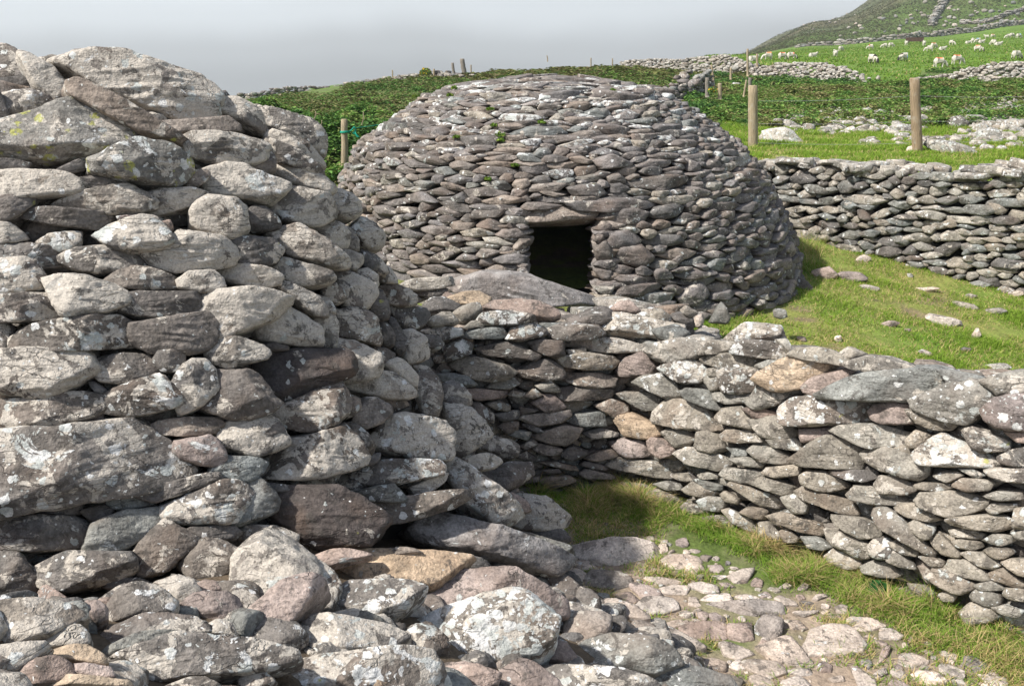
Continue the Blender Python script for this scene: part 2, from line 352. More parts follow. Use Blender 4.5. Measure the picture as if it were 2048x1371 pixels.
TRACES = """
@H 0 80
m -40,50 50,60 150,120 260,190 275,270 290,350 260,385 90,400 -40,390
p 150,100 260,125 400,210 480,310 600,470 610,500 460,540 370,470 290,390 280,230
p 320,160 460,145 640,220 740,300 700,340 580,370 540,370 460,280 400,200
w 460,140 560,115 860,120 960,160 1300,290 1650,380 1715,450 1715,530 1680,640 1560,690 1400,675 1200,600 980,500 880,430 740,330 690,270 520,200
m 1130,190 1210,180 1400,240 1500,290 1600,290 1660,350 1650,380 1480,375 1380,330 1190,220
b 580,370 640,340 730,360 850,440 1050,570 1300,700 1500,840 1500,895 1380,870 1150,800 1060,720 700,540 590,450
m 10,460 40,430 250,405 370,450 440,520 430,580 370,600 110,650 80,620 60,540
d -40,400 0,415 40,500 75,600 70,670 -40,675
y -40,690 170,650 400,620 500,510 640,505 860,570 1020,630 1070,720 1070,820 1040,880 800,920 640,930 440,970 260,975 130,930 -40,910
y 760,960 900,890 1060,850 1085,800 1180,820 1400,880 1480,940 1510,1030 1470,1110 1380,1165 1200,1140 980,1110 780,1060
d 470,1030 620,950 670,980 680,1040 560,1075 430,1070
d -40,955 100,950 230,980 200,1030 60,1045 -40,1040
p -40,1045 200,1040 400,1050 550,1090 660,1150 680,1190 640,1240 400,1260 100,1280 -40,1285
d 590,1110 760,1090 960,1130 930,1170 820,1190 690,1180
p 470,1320 600,1240 760,1215 920,1180 1000,1150 1130,1210 1230,1290 1220,1350 1080,1390 700,1390
p 1150,1240 1300,1190 1500,1180 1640,1220 1660,1260 1560,1320 1400,1370 1250,1400 1100,1400
b 1470,1080 1560,1040 1640,1035 1675,1075 1640,1130 1570,1185 1480,1160
p 1480,800 1600,750 1900,755 2090,790 2160,850 2150,930 2060,980 1950,1005 1700,1000 1530,960
b 1240,650 1700,660 1800,620 1880,680 1880,730 1600,750 1400,750 1300,720
@H 400 200
p 105,30 150,0 290,0 400,50 480,120 510,190 520,260 500,290 440,260 300,180 200,130 110,90
m 440,60 560,100 700,150 860,200 930,260 980,320 990,400 970,470 900,420 830,340 700,280 560,250 520,230 510,150
p 520,250 620,265 750,310 830,350 900,410 960,480 975,540 900,530 760,440 600,370 540,320
m 550,320 700,380 830,460 940,560 980,590 930,610 820,560 640,500 590,430
b 370,540 500,490 560,410 600,480 590,580 540,610 440,580
p 600,500 700,520 860,570 960,610 1060,690 1060,730 1010,760 900,720 750,680 620,620 580,560
p 50,570 230,520 360,540 500,610 670,670 680,700 620,780 540,830 400,810 260,770 60,760 40,680
p 570,800 680,690 800,710 1000,760 1060,850 1070,940 980,1000 860,1020 700,980 600,910
p 1000,770 1100,720 1200,760 1270,840 1280,910 1230,950 1150,960 1070,920 1060,850
p 880,1020 1000,970 1100,980 1180,1080 1170,1170 1110,1200 1000,1140
p 1100,970 1200,1040 1260,1120 1260,1220 1180,1210 1160,1180 1180,1080
m 1180,1060 1240,1060 1290,940 1400,1010 1470,1100 1450,1180 1380,1200 1290,1170 1240,1100
p 0,810 60,780 260,790 350,860 360,920 370,1040 300,1110 220,1120 100,1070 0,1040 -50,1000 -60,900
d 360,900 420,850 500,850 570,890 640,990 640,1030 560,1050 370,1045 350,980
d 230,1130 360,1100 560,1110 650,1190 640,1240 600,1300 500,1340 280,1290
p 560,1090 620,1030 800,1010 950,1100 1100,1210 1170,1290 1150,1340 1060,1350 960,1310 860,1280 740,1270 640,1180
p 1110,1210 1200,1210 1300,1250 1300,1300 1240,1370 1160,1330
m 1270,1200 1400,1260 1480,1350 1500,1400 1400,1400 1310,1330
@H 400 500
p 150,150 290,100 420,120 560,160 640,220 620,280 480,300 380,290 250,250 170,190
p 590,60 700,70 900,130 1020,170 1050,230 1010,270 830,295 700,260 630,190
m 960,290 1070,260 1130,320 1155,400 1090,440 1000,380
m 1050,180 1150,160 1250,220 1370,290 1380,380 1330,460 1280,490 1150,440 1130,320
m 950,360 1040,390 1080,470 1080,520 1010,500
p 590,280 650,250 800,300 920,360 1000,470 1000,540 880,520 780,440 700,360
p 0,400 100,330 400,310 600,350 710,390 700,430 560,560 360,640 200,710 130,690 110,520 20,430
p 470,640 540,560 620,480 690,450 800,530 940,620 950,770 820,770 640,750 490,720
p 890,570 1000,515 1070,530 1100,590 1090,700 1080,780 1000,790 950,750 940,650
m 1090,490 1200,475 1340,500 1400,550 1440,720 1430,760 1300,720 1100,680
d 1380,330 1450,330 1500,440 1510,540 1450,565 1360,490
w 1230,170 1340,150 1410,200 1420,280 1390,310 1300,250
m 1300,10 1400,60 1420,120 1400,170 1310,140
m 1420,120 1500,130 1560,200 1565,270 1460,260 1420,200
m 1420,290 1520,270 1640,310 1730,370 1720,430 1640,450 1520,430 1430,350
m 1510,460 1650,450 1790,470 1825,520 1800,580 1760,620 1680,650 1600,630 1560,550
m 1430,580 1500,580 1550,680 1540,770 1470,760
d 1500,520 1560,560 1660,740 1600,850 1540,790 1530,700
p 1620,650 1700,640 1790,700 1820,830 1800,870 1680,910 1620,860 1680,780
m 1790,680 1900,700 1940,760 1900,800 1820,780
p 70,790 200,700 340,710 470,760 530,820 500,870 330,920 220,945 100,900 60,840
d 490,760 600,740 700,770 700,800 600,810 520,790
k 470,840 560,830 800,800 1080,800 1180,850 1200,950 1180,1010 1050,1060 850,1150 620,1215 540,1140 490,1010
p 1120,720 1250,740 1300,790 1420,830 1435,950 1400,1010 1280,1040 1140,1055 1080,790 1080,740
d 1290,760 1480,790 1550,830 1530,900 1430,910 1420,830
p 1440,920 1560,870 1640,900 1720,1000 1710,1110 1620,1050 1500,950
p 1150,1060 1300,1050 1430,970 1550,990 1690,1110 1720,1160 1660,1190 1480,1190 1300,1140 1170,1110
m 1690,920 1800,920 1860,970 1850,1000 1760,980
m 1740,990 1850,980 1910,1060 1930,1180 1920,1310 1850,1340 1770,1300 1740,1150
d 60,1000 110,960 200,970 350,960 440,1000 600,1220 560,1280 470,1290 400,1340 280,1350 20,1260 100,1120
m 580,1280 700,1240 850,1160 1000,1100 1100,1050 1170,1180 1180,1290 1120,1360 1080,1400 950,1440 850,1440 640,1400
b 1180,1150 1270,1190 1280,1250 1210,1330 1160,1350
b 1260,1200 1400,1190 1520,1260 1530,1300 1460,1370 1330,1430 1220,1390
b 1460,1190 1640,1200 1660,1240 1560,1290 1530,1270
@H 400 800
m 160,200 280,170 430,130 560,120 610,170 640,250 700,320 690,350 600,400 480,445 370,430 200,370 160,280
m 500,570 600,430 700,330 1000,270 1130,220 1230,300 1310,450 1290,510 1160,570 900,620 640,620 520,610
m 1090,200 1230,185 1340,280 1385,360 1370,430 1290,400 1180,280
m 1430,290 1480,160 1620,110 1800,150 1930,180 1990,260 1970,440 1940,480 1800,470 1600,440 1380,370 1370,320
d 1310,440 1440,420 1430,480 1380,520 1290,510
w 1250,580 1400,510 1500,480 1880,480 1920,530 1910,600 1700,640 1420,690 1270,640
g 1220,740 1400,690 1540,670 1640,780 1620,820 1320,800
p 1690,700 1800,660 1900,600 1970,590 1950,650 1880,710 1790,760 1720,765
d 500,650 700,680 720,720 650,740 560,720
g 400,650 480,640 560,720 620,820 600,890 480,950 300,1010 240,990 360,930 440,810
k 620,770 720,710 1080,700 1200,750 1400,880 1470,930 1460,1000 1400,1020 1310,1170 1270,1160 1060,1160 960,1170 870,1140 740,1020 610,920
L 1340,810 1620,820 1850,740 2100,730 2160,740 2130,790 2000,870 1660,960 1420,1010 1470,930
@H 0 720
r 1415,650 1640,600 1730,640 1790,740 1780,860 1640,840 1500,800 1410,740
g 1700,900 1790,760 1960,790 2047,780 2120,820 2100,900 2020,960 1960,970 1800,900
b 1185,540 1300,480 1500,455 1700,460 1760,500 1750,570 1660,590 1400,600 1230,580
w 1310,1180 1500,1090 1750,970 1890,965 1980,1030 2040,1110 1960,1220 1900,1280 1780,1310 1500,1300 1320,1270
m -40,-60 0,-80 200,-60 640,-80 700,-40 790,100 700,150 560,220 350,310 240,290 100,220 -40,210
m 750,60 800,-20 1000,-50 1180,-40 1260,40 1250,90 1100,150 930,180 820,160
m 860,270 980,220 1100,160 1250,120 1350,190 1430,260 1430,340 1350,390 1200,430 1030,440 860,410 790,370
m 1230,20 1270,-90 1470,-90 1470,40 1420,90 1300,90
w 1380,190 1460,60 1540,0 1640,0 1700,60 1700,190 1720,230 1620,350 1440,440 1430,300
d 700,170 760,170 860,240 850,290 780,280
m -40,350 70,310 400,310 650,255 760,280 860,320 850,370 700,390 670,480 450,560 340,580 180,560 0,520 -40,500
d 680,440 820,420 830,480 760,520 680,500
w -60,590 300,590 560,540 820,530 950,480 1040,475 1150,570 1480,800 1520,880 1500,940 1330,1010 1100,1040 900,1080 600,1130 400,1170 100,1230 -60,1260
d 1040,1060 1400,990 1600,910 1740,910 1750,960 1600,1000 1400,1080 1270,1130 1200,1100
g 860,1130 960,1085 1150,1070 1230,1110 1220,1150 1100,1180 930,1190
d 310,1200 420,1140 620,1140 650,1170 640,1230 480,1240 330,1230
d 650,1200 860,1150 910,1180 870,1270 730,1280
@H 0 1028
m -60,30 0,30 300,10 560,20 680,70 725,150 690,220 600,270 340,290 140,275 -60,280
g 690,260 720,180 760,80 900,10 1000,-20 1230,-50 1260,30 1250,110 1160,190 1060,250 940,310 860,330 730,300
m 1050,350 1150,200 1260,120 1310,50 1400,100 1560,210 1500,310 1390,410 1290,470 1170,495 1070,450
r 1510,190 1590,180 1630,260 1620,310 1510,330
m 1440,400 1560,310 1620,220 1740,230 1900,320 1880,480 1870,640 1780,620 1680,510 1540,520 1480,460
m -60,300 60,310 160,330 240,420 310,520 325,590 240,650 100,660 -60,670
m 300,430 420,360 560,300 640,300 800,320 1000,310 1055,370 1050,460 920,530 700,590 500,610 400,590 330,540
d 840,570 960,510 1100,510 1230,560 1000,600 950,640
d 1500,130 1560,100 1850,95 1930,140 1880,190 1760,215 1620,200
m 1920,140 2000,90 2200,90 2360,170 2350,230 2250,210 2080,215 1940,200
@H 0 400
d -60,0 100,-60 280,-60 260,40 180,110 80,165 -60,140
d 190,140 300,55 440,60 560,100 720,110 900,110 930,150 900,210 780,240 600,220 420,190
m -60,180 80,180 180,260 220,320 0,355 -60,350
w 300,330 400,270 640,250 640,340 610,410 480,415 400,380
w 770,270 860,230 930,190 1100,130 1200,125 1280,190 1350,280 1360,350 1280,400 1080,415 960,400 860,340
r 940,130 1090,110 1110,130 960,170
r 1280,180 1360,160 1380,210 1360,260 1320,240
p 1180,440 1300,400 1370,320 1450,260 1600,270 1760,290 1840,360 1880,460 1840,520 1640,560 1400,580 1280,530
m 490,440 640,380 800,370 900,380 1040,430 1135,490 1100,530 920,585 780,590 640,560 510,500
m -60,360 280,350 400,370 480,430 510,500 460,540 340,540 250,480 0,480
w -60,470 200,470 280,500 310,600 390,680 360,710 170,735 -60,740
p 370,620 480,600 700,620 900,680 1000,740 1015,800 980,850 820,910 640,940 520,930 490,850 420,740
m -60,760 100,755 300,750 400,740 490,830 490,900 420,950 280,965 -60,970
m 850,660 950,570 1100,530 1200,540 1350,600 1430,660 1410,710 1280,720 960,700
m 1430,640 1520,570 1700,565 1770,630 1790,690 1750,740 1600,745 1450,700
d 880,870 1000,750 1150,730 1560,740 1610,800 1650,890 1480,930 1300,950 1060,920
m 100,1110 230,1020 420,960 760,930 900,930 1040,1010 1080,1100 1060,1170 900,1190 400,1195 200,1180 110,1160
d 1070,980 1300,950 1500,930 1650,900 1720,910 1730,960 1700,1140 1620,1220 1400,1225 1200,1210 1080,1130 1060,1050
m -60,970 60,990 120,1030 90,1090 80,1190 40,1280 -60,1300
@H 800 850
w 350,260 440,300 560,380 720,510 870,620 960,700 940,740 860,800 770,815 640,760 490,650 420,480 350,400
m 560,260 700,230 790,260 810,290 740,340 640,360 570,350 500,300
m 620,110 720,90 850,120 920,170 930,240 880,280 800,250 640,190
d 600,400 700,350 850,310 1040,290 1050,400 950,480 850,515 740,500 640,440
r 780,570 900,545 1000,610 1045,680 980,700 860,640
m 900,550 1100,580 1250,660 1340,730 1320,800 1260,850 1150,860 980,850 880,800 1000,700 1050,660
d 1100,870 1280,820 1340,890 1350,930 1300,955 1200,940
g 700,820 900,840 1100,900 1300,960 1370,1030 1330,1060 1000,980 800,900
D 130,850 180,790 350,700 600,780 900,890 1200,985 1370,1040 1335,1095 1180,1195 960,1130 700,1080 400,1000 200,930
d 530,1030 680,1080 740,1150 700,1170 540,1140 510,1080
d 740,1100 960,1085 975,1130 960,1190 860,1180 740,1140
@H 800 560
m 340,1000 540,1030 680,1190 710,1240 600,1340 490,1400 400,1400 390,1200
m 330,850 400,810 480,860 570,970 530,1040 420,1020 340,980
@R 0 1028
p -60,750 120,720 260,700 420,720 560,740 690,830 600,890 480,930 400,1000 180,1050 -60,1080 | long pale lichened boulder at the left edge below the hut
r 270,700 350,580 390,590 500,690 600,740 520,730 300,705
r 640,750 700,700 800,710 860,770 860,840 780,880 700,830
r 770,690 850,665 920,680 900,740 860,740
m 865,760 940,640 1130,570 1300,620 1400,700 1390,800 1260,820 1080,850 920,880 880,830 | rounded rough grey boulder on the rubble under the left of the near hut
p 1240,570 1430,500 1560,550 1610,620 1600,680 1450,750 1400,700 1330,630
r 1580,560 1640,530 1730,545 1770,620 1620,660
r 1460,740 1540,670 1680,640 1800,640 1900,680 1930,730 1900,800 1790,855 1680,850 1540,790 | smooth pinkish brown wedge of stone left of the tall upright slab
m 370,1020 420,960 520,900 640,900 710,970 710,1050 560,1070 420,1070
m 770,1000 870,910 1060,840 1300,810 1500,830 1650,890 1640,970 1400,960 1100,1000 820,1110 770,1080
g 800,1120 930,1040 1130,950 1390,930 1380,1000 1160,1050 1000,1110 930,1160 830,1165 | thin grey flake of stone lying on the rubble above the long white spotted slab
w 860,1200 960,1150 1160,1070 1400,985 1600,980 2000,1010 2300,1090 2340,1150 2200,1200 2000,1250 1600,1310 1280,1350 1100,1350 950,1290 | long slab covered in white lichen patches lying at the bottom left
m 1640,900 1740,850 1850,870 1890,960 1870,990 1640,960
m -60,1080 340,1045 400,1070 330,1150 250,1200 100,1230 40,1330 -60,1340
o 300,1150 400,1090 560,1060 700,1065 820,1140 850,1210 700,1210 560,1190 480,1160
r 50,1330 150,1240 300,1160 440,1155 560,1200 610,1260 560,1310 360,1310 320,1371 60,1400 | smooth pink boulder in the bottom left corner
r 590,1210 760,1215 880,1230 925,1330 800,1330 610,1290
o 330,1390 390,1300 520,1290 800,1330 1000,1340 1050,1400 | ochre topped flat stone cut by the bottom edge, right of the pink boulder
m 1340,1371 1480,1320 1640,1310 1760,1371 1760,1420 1340,1420
m 1910,1330 1960,1270 2100,1250 2200,1350 2100,1400 1920,1400
@R 400 1028
p 265,400 330,330 430,230 560,200 640,205 760,280 880,350 940,530 900,560 700,600 420,770 350,710 280,640 265,540 | tall upright slab with white patches leaning on the foot of the near hut
m 880,350 1000,420 1080,500 1130,600 1100,700 1050,830 900,840 850,780 930,650 940,540
r 280,940 340,870 500,750 700,580 860,540 980,550 980,590 900,720 800,820 600,1050 530,1040 400,990 290,990 | pinkish bar of stone leaning up against the tall upright slab
r 880,340 1000,300 1200,285 1360,310 1360,335 1140,350 1040,380 1020,420 940,370
b 1380,320 1480,270 1700,270 1770,310 1600,330 1400,335
o 1040,400 1080,350 1400,340 1700,310 2060,310 2130,320 2090,360 2000,450 1900,550 1820,600 1760,600 1700,560 1280,560 1180,500 1060,430 | long flat tan slab in front of the dark opening of the near hut
w 1060,840 1080,700 1150,600 1240,560 1500,555 1650,560 1780,620 1680,680 1520,800 1510,880 1420,885 | grey stone with cream blotches and a rust stain, below the long tan slab
w 700,970 760,860 850,830 1300,860 1500,880 1640,940 1600,1000 1480,1080 1200,1100 1000,1130 920,1170 850,1160 780,1110 720,1060 | grey flat topped stone with white left corner in the middle of the rubble
r 400,1150 480,1110 660,1100 760,1160 790,1210 680,1240 500,1240 430,1200 | small smooth brown stone on the right end of the long white spotted slab
w 310,1330 420,1250 700,1240 1100,1130 1500,1090 1820,1080 1900,1180 2000,1300 1950,1371 1900,1420 320,1420 | broad low slab dotted with white lichen at the bottom centre
o 1170,1371 1300,1280 1460,1220 1560,1230 1590,1290 1560,1350 1400,1400 | small tan finger of stone resting on the broad bottom slab
@R 850 1028
r -290,830 -130,680 0,600 100,540 300,480 500,460 700,470 850,540 1080,640 1100,700 1060,760 960,780 850,750 500,720 250,760 50,830 -100,870 | large smooth purple pink boulder behind the white crusted boulder
W -130,960 -100,890 50,830 200,770 400,730 620,670 720,650 850,720 900,780 1010,860 1020,930 1000,1030 870,1150 560,1210 400,1200 200,1170 0,1060 | large boulder heavily crusted with white lichen in the front of the rubble
g 780,490 860,500 960,530 1050,590 1000,590 850,530
d 940,500 1040,465 1150,530 1240,590 1220,650 1160,700 1100,700 1060,600
d 1200,690 1250,590 1330,620 1400,700 1400,790 1330,760
w 1000,790 1100,710 1300,740 1450,800 1400,840 1160,830 1130,900 1030,930 1020,870
b 1150,820 1200,805 1440,815 1480,830 1470,970 1300,1010 1180,1095 1110,1000 | squared dark brown block standing right of the white crusted boulder
d 1480,820 1620,820 1600,930 1560,980 1480,960
g 1170,1110 1300,1020 1500,970 1640,1000 1900,1050 1990,1120 2040,1190 1900,1260 1770,1300 1600,1260 1420,1210 1210,1200 | big plain grey boulder at the right end of the rubble
r 880,1170 1010,1010 1130,1040 1210,1140 1210,1200 1050,1180
r 125,1210 200,1165 400,1210 520,1250 590,1290 560,1371 470,1400 200,1371 | rosy angular stone at the bottom just below the white crusted boulder
r 600,1280 680,1220 770,1175 880,1210 1040,1310 1100,1400 620,1420 | pale pink pointed stone at the bottom edge, below the squared dark block
w 800,1180 1000,1180 1300,1215 1600,1260 1800,1320 1900,1400 1100,1400 900,1220 | dark slab with one square white patch at the bottom, under the grey boulder
g 1770,1300 1900,1240 2050,1215 2200,1240 2400,1290 2500,1400 1800,1400 | low grey slab at the bottom edge beside the path
m 180,490 250,440 350,430 410,470 300,510 190,530
d 330,330 420,370 540,440 470,460 300,410
@S 850 1028
P 1100,240 1400,235 1700,240 1830,250 1860,330 1800,400 1600,430 1400,430 1300,380 1180,330 | long thick pale slab at the far end of the path with cream spots
b 1280,560 1340,470 1500,460 1620,500 1630,570 1500,605 1400,590 1300,570 | blocky brownish step stone in front of the long pale slab
P 1010,460 1150,440 1270,460 1290,520 1200,540
P 1130,380 1300,380 1380,440 1270,450
r 1520,650 1640,630 1700,690 1660,720 1540,710
r 1690,560 1850,600 1890,650 1740,670 1640,570
P 1690,750 1760,680 1880,670 2000,690 2010,760 1900,800 1780,800
P 1410,700 1520,690 1680,750 1780,830 1720,840 1420,800
P 1620,850 1760,860 2000,950 2200,1060 2180,1080 1900,1030 1640,900 | long narrow tilted slab running down beside the rubble edge
P 1890,600 2000,570 2110,580 2080,640 1920,640
P 1760,500 1900,510 2060,540 2000,560 1860,560
@S 1300 1028
P 290,430 330,380 390,380 430,450 380,470 300,465
P 90,380 170,335 380,350 400,380 260,430 200,445
r 470,410 560,410 590,440 550,465 490,455
P 480,490 630,490 560,520
P 630,500 730,450 830,440 780,490 770,540 690,550
r 810,550 850,505 900,530 890,580 820,575
P 310,570 420,555 530,580 540,620 440,630
r 560,550 620,545 680,580 600,585
P 1030,590 1090,550 1130,570 1110,590
r 1180,600 1230,555 1270,570 1250,600 1200,605
P 420,680 480,640 620,640 650,690 520,700
P 680,650 760,640 890,670 760,690
r 870,640 930,620 970,650 900,665
P 1000,680 1040,655 1160,700 1170,730 1080,730
r 1170,650 1220,640 1240,670 1190,685
P 1300,690 1330,650 1400,635 1420,650 1340,690
D 440,730 560,700 800,700 1010,710 1060,770 1030,800 880,800 790,830 620,800 600,770 | dark edged overhanging slab lying across the middle of the path
r 370,800 440,780 480,800 440,850 390,830
r 470,800 530,795 610,840 570,870 500,850
P 110,890 200,850 300,845 260,890 170,910
r 260,920 340,875 560,870 610,900 600,990 540,1005 320,980 | rounded oblong pinkish stone set in the path in front of the overhanging slab
r 630,900 800,880 820,1000 740,1015 640,990
D 850,920 900,850 1000,830 1050,870 1040,960 980,1020 900,1010 850,970 | egg shaped grey stone standing up out of the path
P 560,1040 620,1030 760,1090 820,1110 700,1160 600,1130
P 880,1080 1060,1000 1120,1010 1220,1110 1310,1210 1200,1225 1000,1180 | pale pointed flat stone pointing right across the lower path
P 1250,1070 1310,950 1420,920 1560,920 1640,960 1720,1060 1690,1110 1560,1100 1450,1090 1300,1130 | widest pale flat stone of the lower path
P 1480,750 1540,720 1580,740 1570,790 1500,790
P 1570,850 1620,830 1760,840 1870,890 1740,930 1620,920
P 1840,950 1920,915 2020,970 1980,1000 1850,1000
P 1150,780 1340,770 1320,790 1230,820
P 1070,850 1180,850 1260,910 1140,915
P 735,1210 800,1180 1000,1180 1060,1230 1070,1270 940,1310 830,1260 | pale pink diamond shaped stone near the bottom of the path
r 870,1040 900,1000 940,1020 900,1070
P 630,1210 700,1170 750,1185 760,1230 700,1240
P 1080,1250 1270,1230 1300,1280 1200,1290
P 1430,1310 1540,1290 1550,1330 1460,1340
P 1620,1240 1660,1230 1800,1340 1810,1400 1680,1400
P 1060,1350 1180,1300 1240,1330 1300,1400 1070,1400
r 1820,1190 1860,1090 1920,1060 1900,1130 1850,1190
P 1790,1280 1880,1225 1895,1270 1820,1310
P 800,1310 850,1290 950,1330 1000,1380 850,1400
r 180,1090 240,1085 380,1130 390,1160 240,1150
@W 1200 600
C -170,120 -100,80 100,100 400,150 600,170 650,230 620,260 500,275 300,260 0,240 -150,190
c 275,130 340,90 420,130 440,155 300,140
r 80,70 160,10 240,15 320,100 250,115 90,90
r 135,570 200,470 340,415 400,470 460,560 400,590 180,610
C 350,400 420,350 640,310 800,300 900,300 860,380 780,460 640,480 480,490 420,470
c 780,440 850,350 900,320 1080,340 1060,400 960,425 830,430
C 990,290 1180,200 1260,200 1310,225 1430,225 1470,300 1400,310 1180,320 1040,320
c 1400,310 1500,320 1545,400 1520,420 1490,400
w 1055,410 1100,345 1180,320 1350,330 1500,400 1500,460 1440,475 1200,440 1060,430
c 770,470 860,430 1080,430 1280,460 1320,510 1230,540 950,545 830,510
g 1240,520 1340,480 1460,480 1450,510 1330,545 1250,545
w 470,550 560,500 750,475 850,540 840,620 800,660 640,655 570,610
c 835,590 860,550 940,560 960,640 950,710 890,720 840,650
w 955,580 1000,545 1280,550 1290,580 1250,640 1230,720 1130,745 1000,735 965,690
o 1230,630 1290,570 1450,480 1550,465 1750,470 1850,510 1860,570 1740,620 1600,700 1480,720 1380,710 1290,670
r 1620,690 1700,620 1930,570 2000,540 2000,590 1930,640 1750,770 1650,740
c 1510,440 1570,390 1700,375 1850,400 1990,480 1940,525 1820,490 1640,470 1530,460
c 1200,800 1280,680 1560,700 1620,730 1500,800 1340,860 1260,875 1180,820
c 270,660 350,610 480,590 580,640 640,740 630,790 540,790 500,740 400,720
c 140,750 240,735 400,740 480,790 520,850 440,880 340,880 210,800
g 640,730 700,705 860,720 900,790 980,880 880,870 700,800
c 890,740 1000,740 1200,745 1180,820 1000,825 920,800
c 410,960 440,890 530,810 660,800 800,850 960,950 960,1030 840,1045 640,1010 430,990
c 925,940 980,870 1130,850 1150,900 1250,960 1230,1040 1130,1010 960,980
r 1140,870 1220,850 1420,900 1380,930 1240,950
c 1180,960 1400,930 1480,990 1580,1040 1560,1080 1430,1120 1300,1090 1220,1010
w 1450,960 1470,860 1560,790 1700,770 1900,800 2150,800 2160,960 1960,980 1700,1000 1520,1000
o 115,960 160,925 250,910 330,960 500,1010 520,1060 370,1105 200,1080
c 490,1070 560,1020 700,1040 780,1090 700,1170 600,1170
c 765,1170 780,1060 860,1050 940,1080 1000,1190 900,1220 800,1200
c 955,1090 1020,1040 1200,1035 1320,1120 1280,1135 1090,1140 970,1120
r 70,1140 190,1110 330,1120 400,1200 380,1240 230,1265 150,1210
r 380,1130 420,1100 560,1130 600,1180 560,1250 480,1260 400,1210
c 590,1230 680,1180 860,1190 1010,1260 1050,1310 930,1360 880,1330 700,1310
g 1005,1180 1170,1180 1175,1250 1080,1240
c 1180,1210 1230,1170 1400,1180 1520,1250 1540,1300 1440,1310 1270,1290
c 1330,1120 1560,1110 1640,1190 1580,1200 1380,1180
c 1540,1270 1700,1150 1850,1085 2000,1110 2130,1220 2100,1300 2080,1345 1900,1335 1620,1320
r 1600,1030 1850,1020 1860,1080 1620,1140
@W 1536 640
g 405,590 600,490 850,410 1250,385 1400,420 1470,510 1300,600 1160,650 900,620 640,630 450,630
g 1350,390 1480,400 1750,460 1600,490 1450,510
C 1150,640 1330,560 1500,500 1620,480 1750,500 1830,600 1700,740 1600,830 1500,820 1250,740 1180,700
c 1700,480 1860,430 2100,410 2200,480 1900,540 1850,600 1760,530
w 1860,570 1900,510 2100,505 2100,570 1900,600
R 1715,720 1800,640 1950,590 2150,590 2200,700 2180,880 2000,880 1850,860 1750,790
p 590,360 820,280 900,290 1140,380 1000,400 700,400
c 570,270 640,215 800,260 740,290 660,310
r 805,730 850,680 1000,660 1150,680 1200,730 1150,820 960,830 830,790
c 1100,720 1250,740 1500,830 1450,880 1300,870 1180,820
c 520,890 600,850 900,840 1120,900 1100,990 830,1020 700,980
c 1105,960 1180,880 1300,920 1200,1020 1120,1020
w 1180,1060 1300,960 1400,910 1560,990 1800,1100 1840,1150 1780,1175 1400,1165 1240,1160 1190,1110
w 1560,880 1650,850 1800,910 1920,970 1920,1040 1700,1055 1620,1000
r 1900,900 2150,890 2150,980 2000,980
c 745,1090 800,1030 950,1015 1100,1080 1270,1130 1260,1230 1180,1275 1080,1250 900,1200 790,1140
c 950,1010 1100,1000 1190,1060 1170,1100 1050,1090
w 1820,1100 1950,1040 2150,1000 2150,1170 1950,1160 1860,1140
w 1735,1210 1850,1185 2150,1180 2150,1300 1900,1290 1780,1250
d 480,1220 540,1195 860,1200 870,1260 750,1290 620,1270
c 260,1250 330,1210 460,1210 600,1290 640,1330 500,1371 400,1365 290,1310
c 850,1320 900,1250 1000,1235 1100,1280 1200,1350 1100,1390 900,1380
c 1310,1250 1400,1210 1520,1210 1560,1240 1440,1300 1410,1270
g 1520,1190 1640,1185 1730,1240 1670,1265
c 1170,1320 1250,1300 1450,1310 1480,1340 1340,1370 1200,1350
c 1480,1320 1560,1265 1700,1270 1800,1300 1760,1360 1600,1371
c 260,870 500,870 500,910 300,975
@W 1536 900
c 635,360 700,290 850,300 1000,350 1150,400 1000,435 850,430 680,400
c 1190,400 1240,340 1450,330 1600,350 1750,400 1760,440 1600,500 1470,530 1350,500 1220,450
c 1015,470 1080,425 1200,430 1280,490 1380,550 1270,570 1130,540
c 850,520 880,460 960,465 1060,530 1120,600 1300,780 1330,830 1260,830 1100,720 900,620
c 1430,560 1500,540 1700,520 1880,525 1955,570 1950,620 1800,650 1640,630 1480,600
c 1730,370 1850,330 2020,340 2030,390 1860,405
c 1750,470 1800,420 1980,430 1990,470 1860,490 1790,515
c 1450,640 1560,620 1740,670 1700,710 1480,690
c 1475,730 1550,705 1700,730 1720,770 1640,800 1520,780
c 1720,720 1800,670 1960,690 1940,740 1850,770
c 1725,810 1800,770 1920,780 1970,820 1880,870 1800,860
c 1290,700 1340,660 1400,690 1530,800 1530,850 1400,830 1330,770
c 1530,830 1600,810 1700,815 1800,850 1860,910 1800,950 1700,930
c 1410,950 1460,880 1600,880 1720,960 1770,1030 1700,1040 1500,1000
c 1240,1010 1310,960 1420,955 1480,1020 1640,1060 1640,1100 1540,1145 1460,1130 1330,1060
c 1770,990 1830,940 1900,950 2060,1060 2040,1095 1920,1080 1800,1040
c 1860,900 1950,870 2100,870 2100,1020 1990,990
c 1650,1080 1780,1040 1900,1090 1870,1120 1700,1125
c 1620,1160 1680,1100 1860,1160 1850,1230 1760,1250 1640,1200
c 1880,1150 1900,1100 2060,1110 2060,1210 1920,1190
c 1790,1260 1900,1240 2040,1290 1990,1340 1850,1310
c 1540,1300 1620,1220 1760,1230 1850,1320 1760,1371 1600,1400
c 1360,1160 1440,1110 1510,1160 1480,1210 1400,1210
c 1200,850 1290,840 1410,890 1400,930 1300,925
c 740,930 830,890 950,895 1060,990 1000,1020 880,1010 770,980
w 800,770 860,700 950,690 1000,740 950,790 1000,870 830,850
c 900,780 1000,790 1150,900 1180,950 1050,930 940,880
c 970,740 1060,715 1190,790 1180,850 1080,830 1000,780
c 460,650 620,650 800,740 800,850 720,870 560,780 480,700
